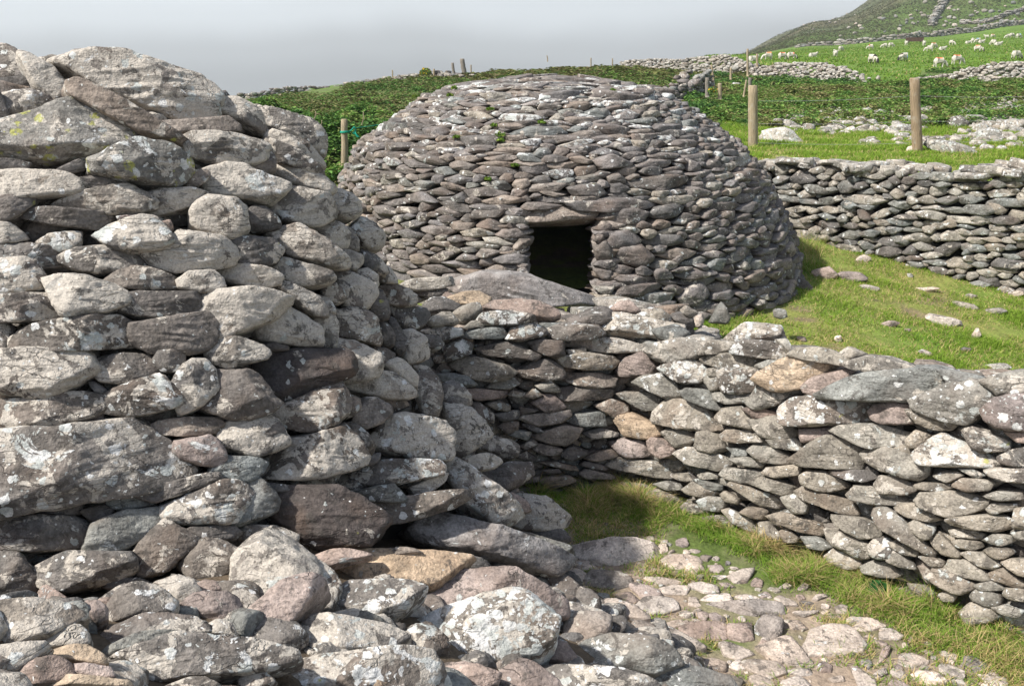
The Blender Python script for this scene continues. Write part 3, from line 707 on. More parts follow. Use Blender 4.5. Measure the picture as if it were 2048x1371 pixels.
c 455,850 530,790 640,830 740,900 700,950 620,950 500,900
c 510,520 620,540 740,540 900,640 880,690 740,705 640,660 540,590
c 230,340 300,300 420,340 500,390 640,400 700,500 660,535 560,500 400,430 280,400
c 0,530 120,500 280,540 400,590 450,650 400,680 260,650 60,580
g 260,700 400,700 510,770 440,800 330,780
c 100,380 220,350 310,430 300,500 220,505 140,440
c 1120,590 1180,560 1330,630 1300,700 1240,720 1160,650
c 1940,660 2000,630 2100,640 2100,730 1990,710
c 1955,560 1970,470 2100,450 2100,630 1960,620
@W 1200 850
c 60,330 110,270 180,260 400,290 600,350 640,420 560,430 400,410 260,380
c 365,590 410,530 470,515 560,550 645,610 640,660 560,685 400,650
c 420,670 600,700 730,760 680,810 560,790 450,740
c 770,790 820,740 960,720 1060,780 1090,830 900,850 820,830
c 970,690 1040,670 1200,750 1260,810 1260,850 1180,845 1060,770
c 1120,700 1170,665 1290,660 1340,700 1320,750 1220,745
c 1270,780 1340,770 1440,850 1440,920 1370,935 1280,880
c 1440,850 1500,815 1590,900 1570,935 1470,930
c 1030,480 1060,460 1220,500 1380,560 1460,640 1400,670 1280,640 1150,560
c 1190,470 1260,420 1400,430 1550,500 1560,540 1440,560 1330,520
c 960,400 1000,350 1200,350 1310,400 1250,440 1180,470 1060,450
c 1300,380 1340,340 1560,315 1610,350 1580,400 1400,420
c 655,520 740,455 860,500 960,540 820,575 700,550
g 730,440 800,430 970,480 970,520 850,510
c 785,600 870,570 980,580 1000,640 960,690 830,680
c 635,660 680,620 780,640 830,700 700,715
c 960,560 1000,530 1110,590 1100,630 1000,610
c 90,480 200,455 340,470 440,520 360,560 200,520
c 430,470 520,450 620,480 650,520 540,520
c 780,400 850,370 940,390 930,430 810,430
c 1040,270 1160,260 1320,310 1280,340 1110,320
@M 800 560
d 190,200 260,150 350,145 480,200 440,240 220,245
o 350,140 480,135 620,100 720,140 700,200 640,240 560,210 480,190
c 420,260 540,200 630,195 650,250 560,320 490,330
c 210,320 340,255 400,260 460,320 420,350 260,370
w 640,330 680,260 860,240 1060,280 1070,320 940,350 760,360
r 700,210 780,170 1100,180 1240,220 1260,260 1200,290 1000,280 820,230
c 510,380 570,330 690,320 680,360 560,390
w 190,410 330,370 480,390 490,440 350,480 250,450
g 490,460 560,400 800,370 850,450 780,470 560,470
w 850,470 900,380 1060,340 1160,400 1160,440 960,490
w 1170,400 1300,350 1560,370 1620,430 1500,480 1280,480 1200,440
d 600,560 680,530 840,490 980,540 1110,600 1070,640 860,620 700,600
w 350,540 480,475 590,510 560,590 380,650
d 1030,500 1120,475 1290,490 1310,600 1220,620 1080,560
w 1500,530 1560,460 1750,470 1940,520 1920,570 1700,580 1560,570
c 1330,560 1480,540 1480,580 1360,600
c 420,690 500,620 640,620 840,680 920,740 840,790 720,810 600,790
d 930,720 1080,640 1180,630 1280,690 1320,750 1280,790 1100,800 980,770
c 1250,620 1500,580 1700,620 1740,660 1700,710 1480,715 1320,690
b 1280,800 1340,740 1600,745 1720,790 1700,850 1500,860
d 1260,880 1400,850 1690,880 1720,940 1500,965 1300,960
g 270,750 400,745 540,770 610,830 580,850 440,840 330,800
r 490,880 600,865 840,890 840,940 620,960
c 700,860 760,800 900,780 950,830 880,870
c 1080,840 1200,800 1280,880 1270,900 1150,890
c 860,920 900,880 1000,900 980,940
c 980,930 1080,870 1140,920 1060,950
c 690,990 780,965 880,1010 870,1050 780,1040
r 1060,980 1180,910 1240,930 1320,1010 1280,1040 1180,1060
b 550,1000 620,970 740,1060 740,1150 640,1100 580,1040
d 750,1070 900,1045 960,1050 940,1110 820,1125
d 960,1010 1120,1040 1000,1070 960,1080
b 960,1110 1000,1080 1340,1040 1360,1080 1280,1140 1110,1165
g 1330,1120 1400,1080 1620,1050 1640,1170 1500,1170 1380,1150
b 790,1170 840,1130 950,1130 940,1200 860,1230
d 960,1150 1060,1150 1150,1210 1100,1225
b 1060,1240 1300,1160 1450,1190 1400,1270 1320,1320 1220,1310 1100,1270
g 870,1240 920,1200 1050,1215 1020,1280
d 1460,1220 1600,1180 1740,1220 1740,1250 1540,1270
b 1560,1000 1700,950 1820,1000 1830,1060 1720,1100
@M 800 850
b 960,170 1060,100 1100,150 1010,190
b 1060,190 1130,145 1290,190 1280,240 1160,240
d 1280,230 1380,160 1500,220 1440,270 1360,285
b 1480,260 1600,210 1700,190 1740,250 1560,290
d 920,260 1010,205 1090,260 1080,290
b 1130,300 1250,290 1400,330 1430,370 1300,350
d 1440,320 1480,290 1600,310 1660,350 1600,360
b 1440,390 1500,350 1700,400 1710,430 1500,425
d 1140,360 1270,350 1290,380 1200,390
b 1110,460 1180,410 1350,410 1400,450 1300,480 1180,510
d 990,470 1030,420 1110,410 1110,450
d 910,530 1000,495 1090,510 1080,550 930,555
b 1060,560 1140,520 1290,520 1280,610 1140,600
"""
# ------------------------------------------------------------------ where the big things stand
HUT1 = np.array([-2.30, 5.60]); HUT2 = np.array([0.55, 11.0])
Z1 = [-.2, .17, .78, 1.16, 1.58, 2.0, 2.57, 2.8, 2.95, 3.05]; R1 = [2.75, 2.62, 2.20, 1.93, 1.72, 1.53, 1.16, .86, .5, .05]
Z2 = [.4, .8, 1.2, 1.5, 1.84, 2.16, 2.45, 2.64, 2.78, 2.88]; R2 = [2.66, 2.60, 2.47, 2.38, 2.24, 2.02, 1.62, 1.32, .95, .10]
def off2(z): return -.16*float(np.clip((z-1.3)/.9, 0, 1))
def r1(z): return np.interp(z, Z1, R1)
def r2(z): return np.interp(z, Z2, R2)
WC = np.array([.80, 6.78])              # inner corner of the court wall
WR = ground_z0(2010, 1275)[:2]          # its foot at the right
dR = nrm(WR-WC); nRb = np.array([-dR[1], dR[0]])
if nRb[1] < 0: nRb = -nRb
WL = np.array([-1.5, 6.45]); dL = nrm(WL-WC); nLb = np.array([dL[1], -dL[0]])
if nLb[1] < 0: nLb = -nLb
FA = np.array([3.15, 12.2]); FB = np.array([5.45, 10.35]); dF = nrm(FB-FA); nFb = np.array([-dF[1], dF[0]])
if nFb[1] < 0: nFb = -nFb
YT = [12, 14, 20, 30, 45, 65, 100, 170, 250, 500, 900, 1500]
ST = [-.6, -.3, -.1, .1, .2, .3, .4, .5, .8]
ZT = np.array([
 [1.5, 1.5, 1.55, 1.6, 1.6, 1.65, 1.66, 1.68, 1.7],
 [1.5, 1.55, 1.6, 1.6, 1.62, 1.65, 1.66, 1.68, 1.7],
 [1.8, 1.9, 1.9, 1.8, 1.75, 1.72, 1.72, 1.74, 1.8],
 [1.7, 1.85, 2.1, 2.15, 2.12, 2.1, 2.12, 2.2, 2.4],
 [1.2, 1.5, 2.3, 2.68, 2.38, 2.28, 2.32, 2.55, 3.0],
 [.6, 1.0, 2.2, 2.9, 3.15, 3.1, 3.1, 3.3, 3.9],
 [-2., -1.5, 1.0, 2.5, 3.9, 4.0, 4.35, 4.9, 6.5],
 [-8., -8., -4., 1.0, 4.0, 5.6, 6.6, 8.0, 12.],
 [-15., -15., -10, -2., 4.5, 8.0, 10.2, 13.0, 20.],
 [-30., -30., -25, -15, 5.0, 22., 43., 63., 110.],
 [-40., -40., -40, -30, 0., 36., 95., 140, 230.],
 [-50., -50., -50, -45, -10, 40., 130, 200, 300.]])
def T(x, y, detail=True):
    x = np.asarray(x, float); y = np.asarray(y, float)
    # far ground
    yy = np.clip(y, 12, 1499.9); ly = np.log(yy); LY = np.log(YT)
    s = np.clip(x/yy, -.599, .799)
    i = np.clip(np.searchsorted(LY, ly, side='right')-1, 0, len(YT)-2); fy = (ly-LY[i])/(LY[i+1]-LY[i])
    j = np.clip(np.searchsorted(ST, s, side='right')-1, 0, len(ST)-2); S = np.array(ST); fx = (s-S[j])/(S[j+1]-S[j])
    fx = fx*fx*(3-2*fx)
    zf = (ZT[i, j]*(1-fx)+ZT[i, j+1]*fx)*(1-fy)+(ZT[i+1, j]*(1-fx)+ZT[i+1, j+1]*fx)*fy
    if detail:
        zf = zf + fbm2(x*.16, y*.16, 3, 3)*np.clip((y-14)/30, 0, 1)*.16 + fbm2(x*.03, y*.03, 8, 3)*np.clip((y-200)/300, 0, 1)*5
    # grassy slope between the walls
    zo = .87 - .0983*(np.clip(x, -1, 9)-.8) + .1154*(y-8.4)
    zo = np.clip(zo, .35, 1.6)
    if detail: zo = zo + fbm2(x*.9, y*.9, 21, 3)*.05
    df = (x-FA[0])*nFb[0]+(y-FA[1])*nFb[1]
    db = np.where(x > FA[0], df, y-12.35-.0*x)
    z = zo + (zf-zo)*sstep(db, .1, .55)
    # court inside the low wall
    a = (x-WC[0])*nRb[0]+(y-WC[1])*nRb[1]; b = (x-WC[0])*nLb[0]+(y-WC[1])*nLb[1]
    zc = 0*x
    if detail: zc = zc + fbm2(x*2.2, y*2.2, 5, 3)*.025
    z = zc + (z-zc)*sstep(np.maximum(a, b), .2, .6)
    # bank of rubble in front
    zm = 1.386-.34*x-.208*y
    zm = zm - np.clip(y-5.0, 0, 9)*.5
    rh = np.hypot(x-HUT1[0], y-HUT1[1]); zm = zm - .36*(1-sstep(rh, 2.2, 3.0))*sstep(-x, .95, 2.0)
    edge = np.interp(y, [3.0, 3.3, 4.2, 5.5], [1.55, 1.35, .98, .35])
    zm = zm*(1-sstep(x-edge, -.12, .22))
    if detail: zm = zm + fbm2(x*2.5, y*2.5, 12, 2)*.03*(zm > .05)
    zm = np.clip(zm, -.5, 1.9)
    inside = (np.maximum(a, b) < .1)
    z = np.where(inside, np.maximum(z, zm), z)
    return z
def Ts(x, y): return float(T(np.array([x]), np.array([y]))[0])
def hit(F, u, v, t0=2.0, t1=40.0, n=3000):
    d = ray(u, v); t = t0*(t1/t0)**np.linspace(0, 1, n); P = CAM+t[:, None]*d; f = F(P); k = np.argmax(f < 0)
    if not (f < 0).any(): k = int(np.argmin(f))
    p = P[k]; e = .02
    g = np.array([(F((p+dv)[None])-F((p-dv)[None]))[0] for dv in np.eye(3)*e]); g = g/(np.linalg.norm(g)+1e-9)
    return p, g
def F_hut1(P): return np.maximum(np.hypot(P[:, 0]-HUT1[0], P[:, 1]-HUT1[1])-r1(P[:, 2]), P[:, 2]-3.12)
def F_wallR(P):
    d = (P[:, 0]-WC[0])*nRb[0]+(P[:, 1]-WC[1])*nRb[1]; s = (P[:, 0]-WC[0])*dR[0]+(P[:, 1]-WC[1])*dR[1]
    return np.maximum(np.maximum(.11*P[:, 2]-d, d-.95), P[:, 2]-(1.22+.07*np.clip(s, 0, 3)))
def F_wallL(P):
    d = (P[:, 0]-WC[0])*nLb[0]+(P[:, 1]-WC[1])*nLb[1]
    return np.maximum(np.maximum(.11*P[:, 2]-d, d-.9), P[:, 2]-1.30)
def F_ground(P): return P[:, 2]-T(P[:, 0], P[:, 1], False)
F_wall = lambda P: np.minimum(F_wallR(P), F_wallL(P))
def ghit(u, v, t0=2.0, t1=900.): return hit(F_ground, u, v, t0, t1, 6000)[0]
# ------------------------------------------------------------------ ground sheet
def build_ground():
    ys = np.concatenate([np.arange(-4, 14, .055), np.arange(14, 60, .22), np.geomspace(60, 1400, 150)])
    ss = np.linspace(-1.0, 1.0, 520); Y, S = np.meshgrid(ys, ss, indexing='ij')
    X = S*(Y*.95+8.0); Z = T(X, Y)
    X, Y, Z = X.ravel(), Y.ravel(), Z.ravel(); n = len(X); s = X/np.maximum(Y, 1)
    c = np.zeros((n, 3))
    grass = np.array([.105, .185, .022]); dry = np.array([.25, .22, .075]); brac = np.array([.09, .17, .028]); heath = np.array([.11, .11, .045])
    path = np.array([.34, .265, .20]); mud = np.array([.12, .09, .06]); lush = np.array([.135, .225, .026])
    def mix(a, b, t): return a*(1-t[:, None])+b*t[:, None]
    n1 = fbm2(X*.8, Y*.8, 31, 4); n2 = fbm2(X*3.3, Y*3.3, 33, 3); n3 = fbm2(X*.25, Y*.25, 35, 4)
    c = mix(grass[None], dry[None], np.clip(.35+n1*.9, 0, .75)); c = mix(c, np.array([[.20, .15, .095]]), sstep(n2+n1*.6, .32, .5)*(Y < 13)*.8)
    # rough bracken ground from y 17
    rb = sstep(Y+n3*3, 19.5, 23)
    c = mix(c, mix(brac[None], heath[None], np.clip(.3+n3*1.2, 0, 1)), rb*.9)
    # bright pasture with the sheep
    past = np.maximum(sstep(Y, 54, 58), sstep(Y, 40, 43)*sstep(s, .335, .345)*(1-sstep(s, .39, .40)))*(1-sstep(Y, 215, 225))*sstep(s+.02*n3, .185, .21)
    c = mix(c, mix(lush[None], grass[None]*.8, np.clip(.35+n3*1.2+n1*.5, 0, 1)), past)
    p2 = sstep(Y, 47, 50)*(1-sstep(Y, 66, 70))*(1-sstep(s, -.19, -.16))
    c = mix(c, lush[None]*.8, p2*.8)
    # hillside
    hs = sstep(Y, 225, 300)
    n4 = fbm2(X*.02, Y*.02, 41, 5)
    hc = mix(np.array([[.115, .098, .052]]), np.array([[.085, .11, .04]]), np.clip(.35+n4*1.6, 0, 1)); hc = mix(hc, grass[None]*.75, (1-sstep(Y, 290, 360))*np.clip(.6+n4, 0, 1))
    c = mix(c, hc, hs)
    # court path
    a = (X-WC[0])*nRb[0]+(Y-WC[1])*nRb[1]; b = (X-WC[0])*nLb[0]+(Y-WC[1])*nLb[1]; ins = (np.maximum(a, b) < .3)
    pc = mix(path[None]*.85, mix(mud[None], grass[None]*.65, np.clip(.55+n1, 0, 1)), np.clip(.15+n2*1.3+sstep(a, -.8, -.1)*.7, 0, .95))
    c = np.where(ins[:, None], pc, c)
    # the soil under rubble
    zm = 1.386-.34*X-.208*Y
    c = np.where((ins & (Z > .12))[:, None], mud[None]*.9, c)
    ny, nx = len(ys), len(ss); I = np.arange(n).reshape(ny, nx)
    Q = np.stack([I[:-1, :-1], I[:-1, 1:], I[1:, 1:], I[1:, :-1]], -1).reshape(-1, 4)
    me = mesh_np('ground', np.stack([X, Y, Z], 1), Q, None, {'tint': c})
    m = vcol_material('ground_cover', ((30, .012), (4, .05)), 0, .28)
    return link('ground', me, m, None, kind='structure')
build_ground()
# ------------------------------------------------------------------ traced stones
def read_traces():
    cur = None; x0 = y0 = 0; out = []
    for ln in TRACES.strip().splitlines():
        ln = ln.strip()
        if not ln: continue
        if ln[0] == '@':
            a = ln[1:].split(); cur = a[0]; x0, y0 = float(a[1]), float(a[2]); continue
        lab = None
        if '|' in ln: ln, lab = [q.strip() for q in ln.split('|')]
        t, *pp = ln.split(); pts = np.array([[float(q) for q in p.split(',')] for p in pp])
        out.append((cur, t, np.array([x0, y0])+pts/4.0, lab))
    return out
def traced(F, poly, tone, seed, wv, fr, bk, upn=None, push=0.0, rmul=1.0, t0=2.0, t1=14.0, flat=False, grow=(1.0, 1.0)):
    Hh = hull(poly); c, A = centroid(Hh); size = math.sqrt(abs(A))
    p, g = hit(F, c[0], c[1], t0, t1)
    d = ray(*c)
    nn = nrm(wv*(-d) + (1-wv)*g) if upn is None else nrm(wv*(-d)+(1-wv)*upn)
    p = p + d*push
    e1 = nrm(np.cross(-nn, np.array([0, 0, 1.0]))) if abs(nn[2]) < .95 else np.array([1.0, 0, 0])
    e3 = np.cross(e1, -nn); e2 = -nn
    pts = []
    for q in Hh:
        r = ray(*q); t = ((p-CAM)@nn)/(r@nn); w = CAM+r*t-p; pts.append([w@e1, w@e3])
    pts = np.array(pts); pts = pts.mean(0)+(pts-pts.mean(0))*np.array(grow); ext = pts.max(0)-pts.min(0); sm = min(ext[0], ext[1]); big = max(ext)
    dist = np.linalg.norm(p-CAM); px = big/dist*1000
    res = int(np.clip(px/3.4, 8, 36))
    V, Q, c0 = stone(pts, sm*fr, max(sm*bk, .06), res, seed, rmul, flat=flat)
    O = p + e1*c0[0]+e3*c0[1]
    return place(V, O, e1, e2, e3), Q, O, big*sm
# ------------------------------------------------------------------ packed courses
def pack(L, H, wr, hr, seed, start=None, skip=None, wscale=None, bigp=.08, n_max=4000):
    """Skyline packing on an L x H face: returns (s, h, width, height, tilt) of lens-shaped stones."""
    rs = np.random.RandomState(seed); ds = .012; n = int(L/ds); sky = np.zeros(n) if start is None else start(np.arange(n)*ds)
    sky = sky + rs.uniform(0, .02, n); out = []; X = np.arange(n)*ds
    for it in range(n_max):
        i = int(np.argmin(sky)); h0 = sky[i]
        if h0 >= H: break
        k = 1.0 if wscale is None else wscale(h0)
        w = rs.uniform(*wr)*(1+.9*(rs.rand() < bigp))*k; t = rs.uniform(*hr)*(1+.7*(rs.rand() < bigp))
        # widen from the valley
        a = b = i
        while b-a < w/ds and (a > 0 or b < n-1):
            la = sky[a-1] if a > 0 else 9; lb = sky[b+1] if b < n-1 else 9
            if min(la, lb) > h0+t*.75 and (b-a)*ds > .35*w: break
            if la < lb: a -= 1
            else: b += 1
        ww = (b-a)*ds
        if ww < .05*k: sky[a:b+1] += .03; continue
        sg = sky[a:b+1]; xs = X[a:b+1]; xm = xs.mean()
        sl = np.polyfit(xs-xm, sg, 1)[0] if len(sg) > 4 else 0; sl = float(np.clip(sl, -.22, .22))
        t = min(t, ww/k*.62)
        base = np.median(sg-sl*(xs-xm))
        u = np.clip((xs-xm)/(ww/2), -1, 1); top = base+sl*(xs-xm)+t*(1-.55*np.abs(u)**2.2)
        sky[a:b+1] = np.maximum(sg, top)+.002
        out.append((xm, base+t*.48, ww, t, math.atan(sl)))
    return out
def lens(w, t, rs):
    """Irregular lens / lozenge outline."""
    k = rs.rand(); j = lambda s: rs.uniform(-s, s)
    lx, rx = -w/2, w/2; lz, rz = j(.28)*t, j(.28)*t
    a, b = sorted((rs.uniform(-.42, .1), rs.uniform(-.05, .42))); c, d = sorted((rs.uniform(-.42, .1), rs.uniform(-.05, .42)))
    P = [[lx, lz], [a*w, t*(.5+j(.06))], [b*w, t*(.5+j(.10))], [rx, rz], [d*w, -t*(.5+j(.06))], [c*w, -t*(.5+j(.06))]]
    if k < .45: P += [[rx*rs.uniform(.86, .98), rz+t*rs.uniform(.15, .3)]]
    if k > .35: P += [[lx*rs.uniform(.86, .98), lz-t*rs.uniform(.1, .28)]]
    if k > .8: P += [[rx*.97, rz-t*.25]]
    return np.array(P)*rs.uniform(.97, 1.08)
def finish(name_thing, stones, origin, props, mat, maxparts=100, rest_name='stonework', part='stone'):
    """stones: (V, Q, attr, size). The largest become parts; the rest one part."""
    root = empty(name_thing, origin, **props)
    stones.sort(key=lambda s: -s[3])
    for V, Q, at, sz in stones[:maxparts]:
        o = V.mean(0); b = Batch(); b.add(V-o, Q, at); me = b.mesh(part)
        ob = link(part, me, mat, root); ob.location = o-np.asarray(origin)
    if len(stones) > maxparts:
        b = Batch()
        for V, Q, at, sz in stones[maxparts:]: b.add(V, Q, at)
        ob = link(rest_name, b.mesh(rest_name, origin), mat, root, kind='stuff')
    return root
TR = read_traces()
groups = {}
for k, (g, t, poly, lab) in enumerate(TR): groups.setdefault(g, []).append((k, t, poly, lab))
DZ0, DZ1 = .86, 1.75
dl = at_y(1058, 500, 8.5)[0]; dr = at_y(1190, 500, 8.5)[0]
def door_out(p, w_=0.0):
    if p[1] > HUT2[1] or not (DZ0-.3 < p[2] < DZ1+.01): return (0, w_)
    l, r = p[0]-w_/2, p[0]+w_/2
    if r < dl+.02 or l > dr-.02: return (0, w_)
    if dl < p[0] < dr: 
        if p[0]-dl < dr-p[0] and dl-l > .09: return ((l+dl)/2-p[0], dl-l)
        if r-dr > .09: return ((r+dr)/2-p[0], r-dr)
        return None
    if p[0] <= dl: return ((l+dl)/2-p[0], max(dl-l, .08))
    return ((r+dr)/2-p[0], max(r-dr, .08))
def door_h1(p, w_):
    return None if (-.78 < p[0] < .02 and p[1] < 5.2 and .50 < p[2] < .93) else (0, w_)
# ---- near hut
def revolve_core(name, ctr, rf, z0, z1, inset, parent, origin, door=None):
    nz, na = 40, 128; zz = np.linspace(z0, z1, nz); V = []; 
    for z in zz:
        r = max(rf(z)-inset, .02)
        for k in range(na):
            a = 2*math.pi*k/na; V.append([ctr[0]+(off2(z) if rf is r2 else 0)+r*math.cos(a), ctr[1]+r*math.sin(a), z-inset*.5*(z-z0)/(z1-z0)])
    V = np.array(V); Q = []
    for i in range(nz-1):
        for k in range(na):
            q = [i*na+k, i*na+(k+1) % na, (i+1)*na+(k+1) % na, (i+1)*na+k]
            if door is not None:
                m = V[q].mean(0)
                if door(m): continue
            Q.append(q)
    V = np.vstack([V, [[ctr[0], ctr[1], z1-inset*.5]]]); T3 = [[(nz-1)*na+k, (nz-1)*na+(k+1) % na, len(V)-1] for k in range(na)]
    return link(name, mesh_np(name, V-np.asarray(origin), Q, T3, None, False), M_CORE, parent)
def hut_fill(ctr, rf, z0, z1, wr, hr, seed, inset, a0, a1, tonef, res, front, depth, door=None, bigp=.08, lean=.0):
    Rm = rf((z0+z1)/2); L = (a1-a0)*Rm; out = []
    # profile length parameter
    zz = np.linspace(z0, z1, 200); rr = np.array([rf(z) for z in zz]); sl = np.concatenate([[0], np.cumsum(np.hypot(np.diff(zz), np.diff(rr)))])
    zof = lambda h: float(np.interp(h, sl, zz))
    P = pack(L, sl[-1], wr, hr, seed, wscale=lambda h: min(Rm/max(rf(zof(h)), .12), 6), bigp=bigp, n_max=9000)
    rs = np.random.RandomState(seed+1)
    for (s, h, w_, t_, tilt) in P:
        z = zof(h); r = rf(z); ox = off2(z) if rf is r2 else 0.0; a = a0+s/Rm; w_ = w_*r/Rm
        if w_ < .03: continue
        p = np.array([ctr[0]+ox+(r-inset)*math.cos(a), ctr[1]+(r-inset)*math.sin(a), z])
        if door is not None:
            dd = door(p, w_)
            if dd is None: continue
            p[0] += dd[0]; w_ = dd[1]
        dz = .06; slope = (rf(z-dz)-rf(z+dz))/(2*dz)      # dr/dz (positive = narrowing)
        out_ = np.array([math.cos(a), math.sin(a), 0]); e1 = np.array([-math.sin(a), math.cos(a), 0])
        tl = lean+rs.uniform(-.12, .12)
        e2 = nrm(-out_*math.cos(tl)+np.array([0, 0, math.sin(tl)]))      # into the wall, rising inward
        e3 = np.cross(e1, e2); 
        if e3[2] < 0: e3 = -e3
        if np.dot(np.cross(e1, e2), e3) < 0: e1 = -e1; tilt = -tilt
        ct, st = math.cos(tilt), math.sin(tilt); x1 = e1*ct+e3*st; x3 = -e1*st+e3*ct
        th = t_/math.sqrt(1+slope*slope)*1.02+.012*min(slope, 2)
        V, Q, c0 = stone(lens(w_, th, rs), front*rs.uniform(.3, 1.3)+slope*th*.5, depth+min(slope, 3)*.10, res, rs.randint(1 << 30))
        sd = rs.randint(1 << 30)
        out.append((place(V, p, x1, e2, x3), Q, attr(tonef(rs, z, a), sd), w_*th))
    return out
def O_SLAB(poly):
    c = poly.mean(0); return c[0] > 840 and c[1] > 1045
st = []
for k, t, poly, lab in groups['H']:
    V, Q, O, sz = traced(F_hut1, poly, t, k*31+7, .72, .42, 1.05, push=np.random.RandomState(k).uniform(-.02, .05)-(.16 if O_SLAB(poly) else 0), rmul=1.25, grow=(1.13, 1.07))
    st.append((V, Q, attr(t, k), sz))
ca = math.atan2(-HUT1[1], -HUT1[0])
fill = hut_fill(HUT1, r1, 0.0, 3.0, (.22, .5), (.07, .16), 77, .24, ca-1.5, ca+2.05,
                lambda rs, z, a: 'mdbmmd'[rs.randint(6)], 11, .06, .22, lean=-.05, door=door_h1)
hut1 = finish('stone_hut', st+[(f[0], f[1], f[2], f[3]*.01) for f in fill], (HUT1[0], HUT1[1], 0),
       dict(label='near beehive hut of big lichen-covered grey stones filling the left of the picture', category='stone hut'), M_STONE)
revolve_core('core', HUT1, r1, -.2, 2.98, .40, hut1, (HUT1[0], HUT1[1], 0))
# ---- court wall, shaded section and sunny section
def wall_fill(A, d, nb, L, H, z0f, wr, hr, seed, inset, batter, tonef, res, front, depth, skipf=None, s0=0.0, bigp=.08):
    P = pack(L, H, wr, hr, seed, bigp=bigp); rs = np.random.RandomState(seed+1); out = []
    for (s, h, w_, t_, tilt) in P:
        q = A+d*(s+s0); zb = z0f(q, s); z = zb+h
        o = q+nb*(batter*h+(inset if s+s0 < 2.95 or inset < .1 else .03)+rs.uniform(-.012, .012)); p = np.array([o[0], o[1], z])
        if skipf is not None and skipf(p, s, h): continue
        e1 = np.array([d[0], d[1], 0]); e2 = np.array([nb[0], nb[1], 0]); e3 = np.cross(e1, e2); ti = tilt
        if e3[2] < 0: e1 = -e1; e3 = -e3; ti = -tilt
        ct, st_ = math.cos(ti), math.sin(ti); x1 = e1*ct+e3*st_; x3 = -e1*st_+e3*ct
        V, Q, c0 = stone(lens(w_, t_*1.05, rs), front*rs.uniform(.4, 1.3), depth, res, rs.randint(1 << 30))
        out.append((place(V, p, x1, e2, x3), Q, attr(tonef(rs, h), rs.randint(1 << 30)), w_*t_))
    return out
def box_core(name, pts, parent, origin):
    """prism core: list of (x, y, ztop) for front line and back line"""
    (A, B, C, D) = pts; V = []
    for p in (A, B, C, D): V.append([p[0], p[1], -.1]); 
    for p in (A, B, C, D): V.append([p[0], p[1], p[2]])
    V = np.array(V)-np.asarray(origin); Q = [[0, 1, 5, 4], [1, 2, 6, 5], [2, 3, 7, 6], [3, 0, 4, 7], [4, 5, 6, 7]]
    return link(name, mesh_np(name, V, Q, None, None, False), M_CORE, parent)
def top_fill(A, d, nb, L, zf, depth0, depth1, wr, seed, tonef, thick=(.05, .10), res=10, n=60):
    rs = np.random.RandomState(seed); out = []
    for k in range(n):
        s = rs.uniform(0, L); t = rs.uniform(depth0, depth1); q = A+d*s+nb*t; z = zf(s)+rs.uniform(-.05, .02)
        w_ = rs.uniform(*wr); a = rs.uniform(0, math.pi); dn = rs.randint(5, 8)
        an = np.sort(rs.uniform(0, 2*math.pi, dn+2)); po = np.stack([np.cos(an)*w_/2, np.sin(an)*w_/2*rs.uniform(.5, .9)], 1)
        th = rs.uniform(*thick); n_ = nrm(np.array([rs.uniform(-.2, .2), rs.uniform(-.2, .2), 1])); e1 = nrm(np.cross([math.sin(a), math.cos(a), 0], n_)); e3 = np.cross(e1, -n_)
        try: V, Q, c0 = stone(po, th*.5, th*.6, res, rs.randint(1 << 30), flat=True)
        except Exception: continue
        out.append((place(V, np.array([q[0], q[1], z]), e1, -n_, e3), Q, attr(tonef(rs, 0), rs.randint(1 << 30)), w_*w_*.3))
    return out
for key, A, d, nb, L, H, F, nm, lab in (
    ('W', WC, dR, nRb, 4.6, 1.16, F_wallR, 'drystone_wall', 'low sunlit drystone wall crossing from the courtyard corner to the right edge'),
    ('M', WC, dL, nLb, 2.6, 1.22, F_wallL, 'drystone_wall', 'shaded drystone wall behind the grassy corner, in front of the far hut')):
    st = []
    for k, t, poly, l_ in groups[key]:
        V, Q, O, sz = traced(F, poly, t, k*31+7, .55, .34, 1.0, push=np.random.RandomState(k).uniform(-.015, .02), grow=(1.10, 1.07))
        st.append((V, Q, attr(t, k), sz))
    tf = (lambda rs, h: 'ccdgcb'[rs.randint(6)]) if key == 'W' else (lambda rs, h: 'bdgdbc'[rs.randint(6)])
    fill = wall_fill(A, d, nb, L+.6, H, lambda q, s: -.05, (.14, .34), (.05, .10), 5, .12, .11, tf, 9, .05, .16, s0=-.6)
    ff = [(f[0], f[1], f[2], f[3]*.01) for f in fill]
    zt = (lambda s: 1.00+.05*min(s, 3)) if key == 'W' else (lambda s: 1.12)
    ff += [(f[0], f[1], f[2], f[3]*.01) for f in top_fill(A-d*.6, d, nb, L+.6, zt, .25, .98, (.2, .45), 91, tf, n=130)]
    o = (float(A[0]), float(A[1]), 0.0)
    root = finish(nm, st+ff, o, dict(label=lab, category='wall'), M_STONE)
    c_ = [A-d*.7+nb*.22, A+d*L+nb*.22, A+d*L+nb*.9, A-d*.7+nb*.9]
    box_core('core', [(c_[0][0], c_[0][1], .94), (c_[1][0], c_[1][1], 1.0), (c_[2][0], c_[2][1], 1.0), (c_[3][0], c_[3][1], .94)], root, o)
# ---- far hut with its doorway
def far_tone(rs, z, a):
    if z > 2.05 and rs.rand() < (.27 if z > 2.3 else .07): return 'Q'
    return 'qqnqqdnqcg'[rs.randint(10)]
ca2 = math.atan2(-HUT2[1], -HUT2[0])
fs = hut_fill(HUT2, r2, .62, 2.85, (.12, .48), (.036, .094), 4242, .0, ca2-1.95, ca2+1.95, far_tone, 11, .055, .22, door=door_out, bigp=.12, lean=.03)
rs = np.random.RandomState(99)
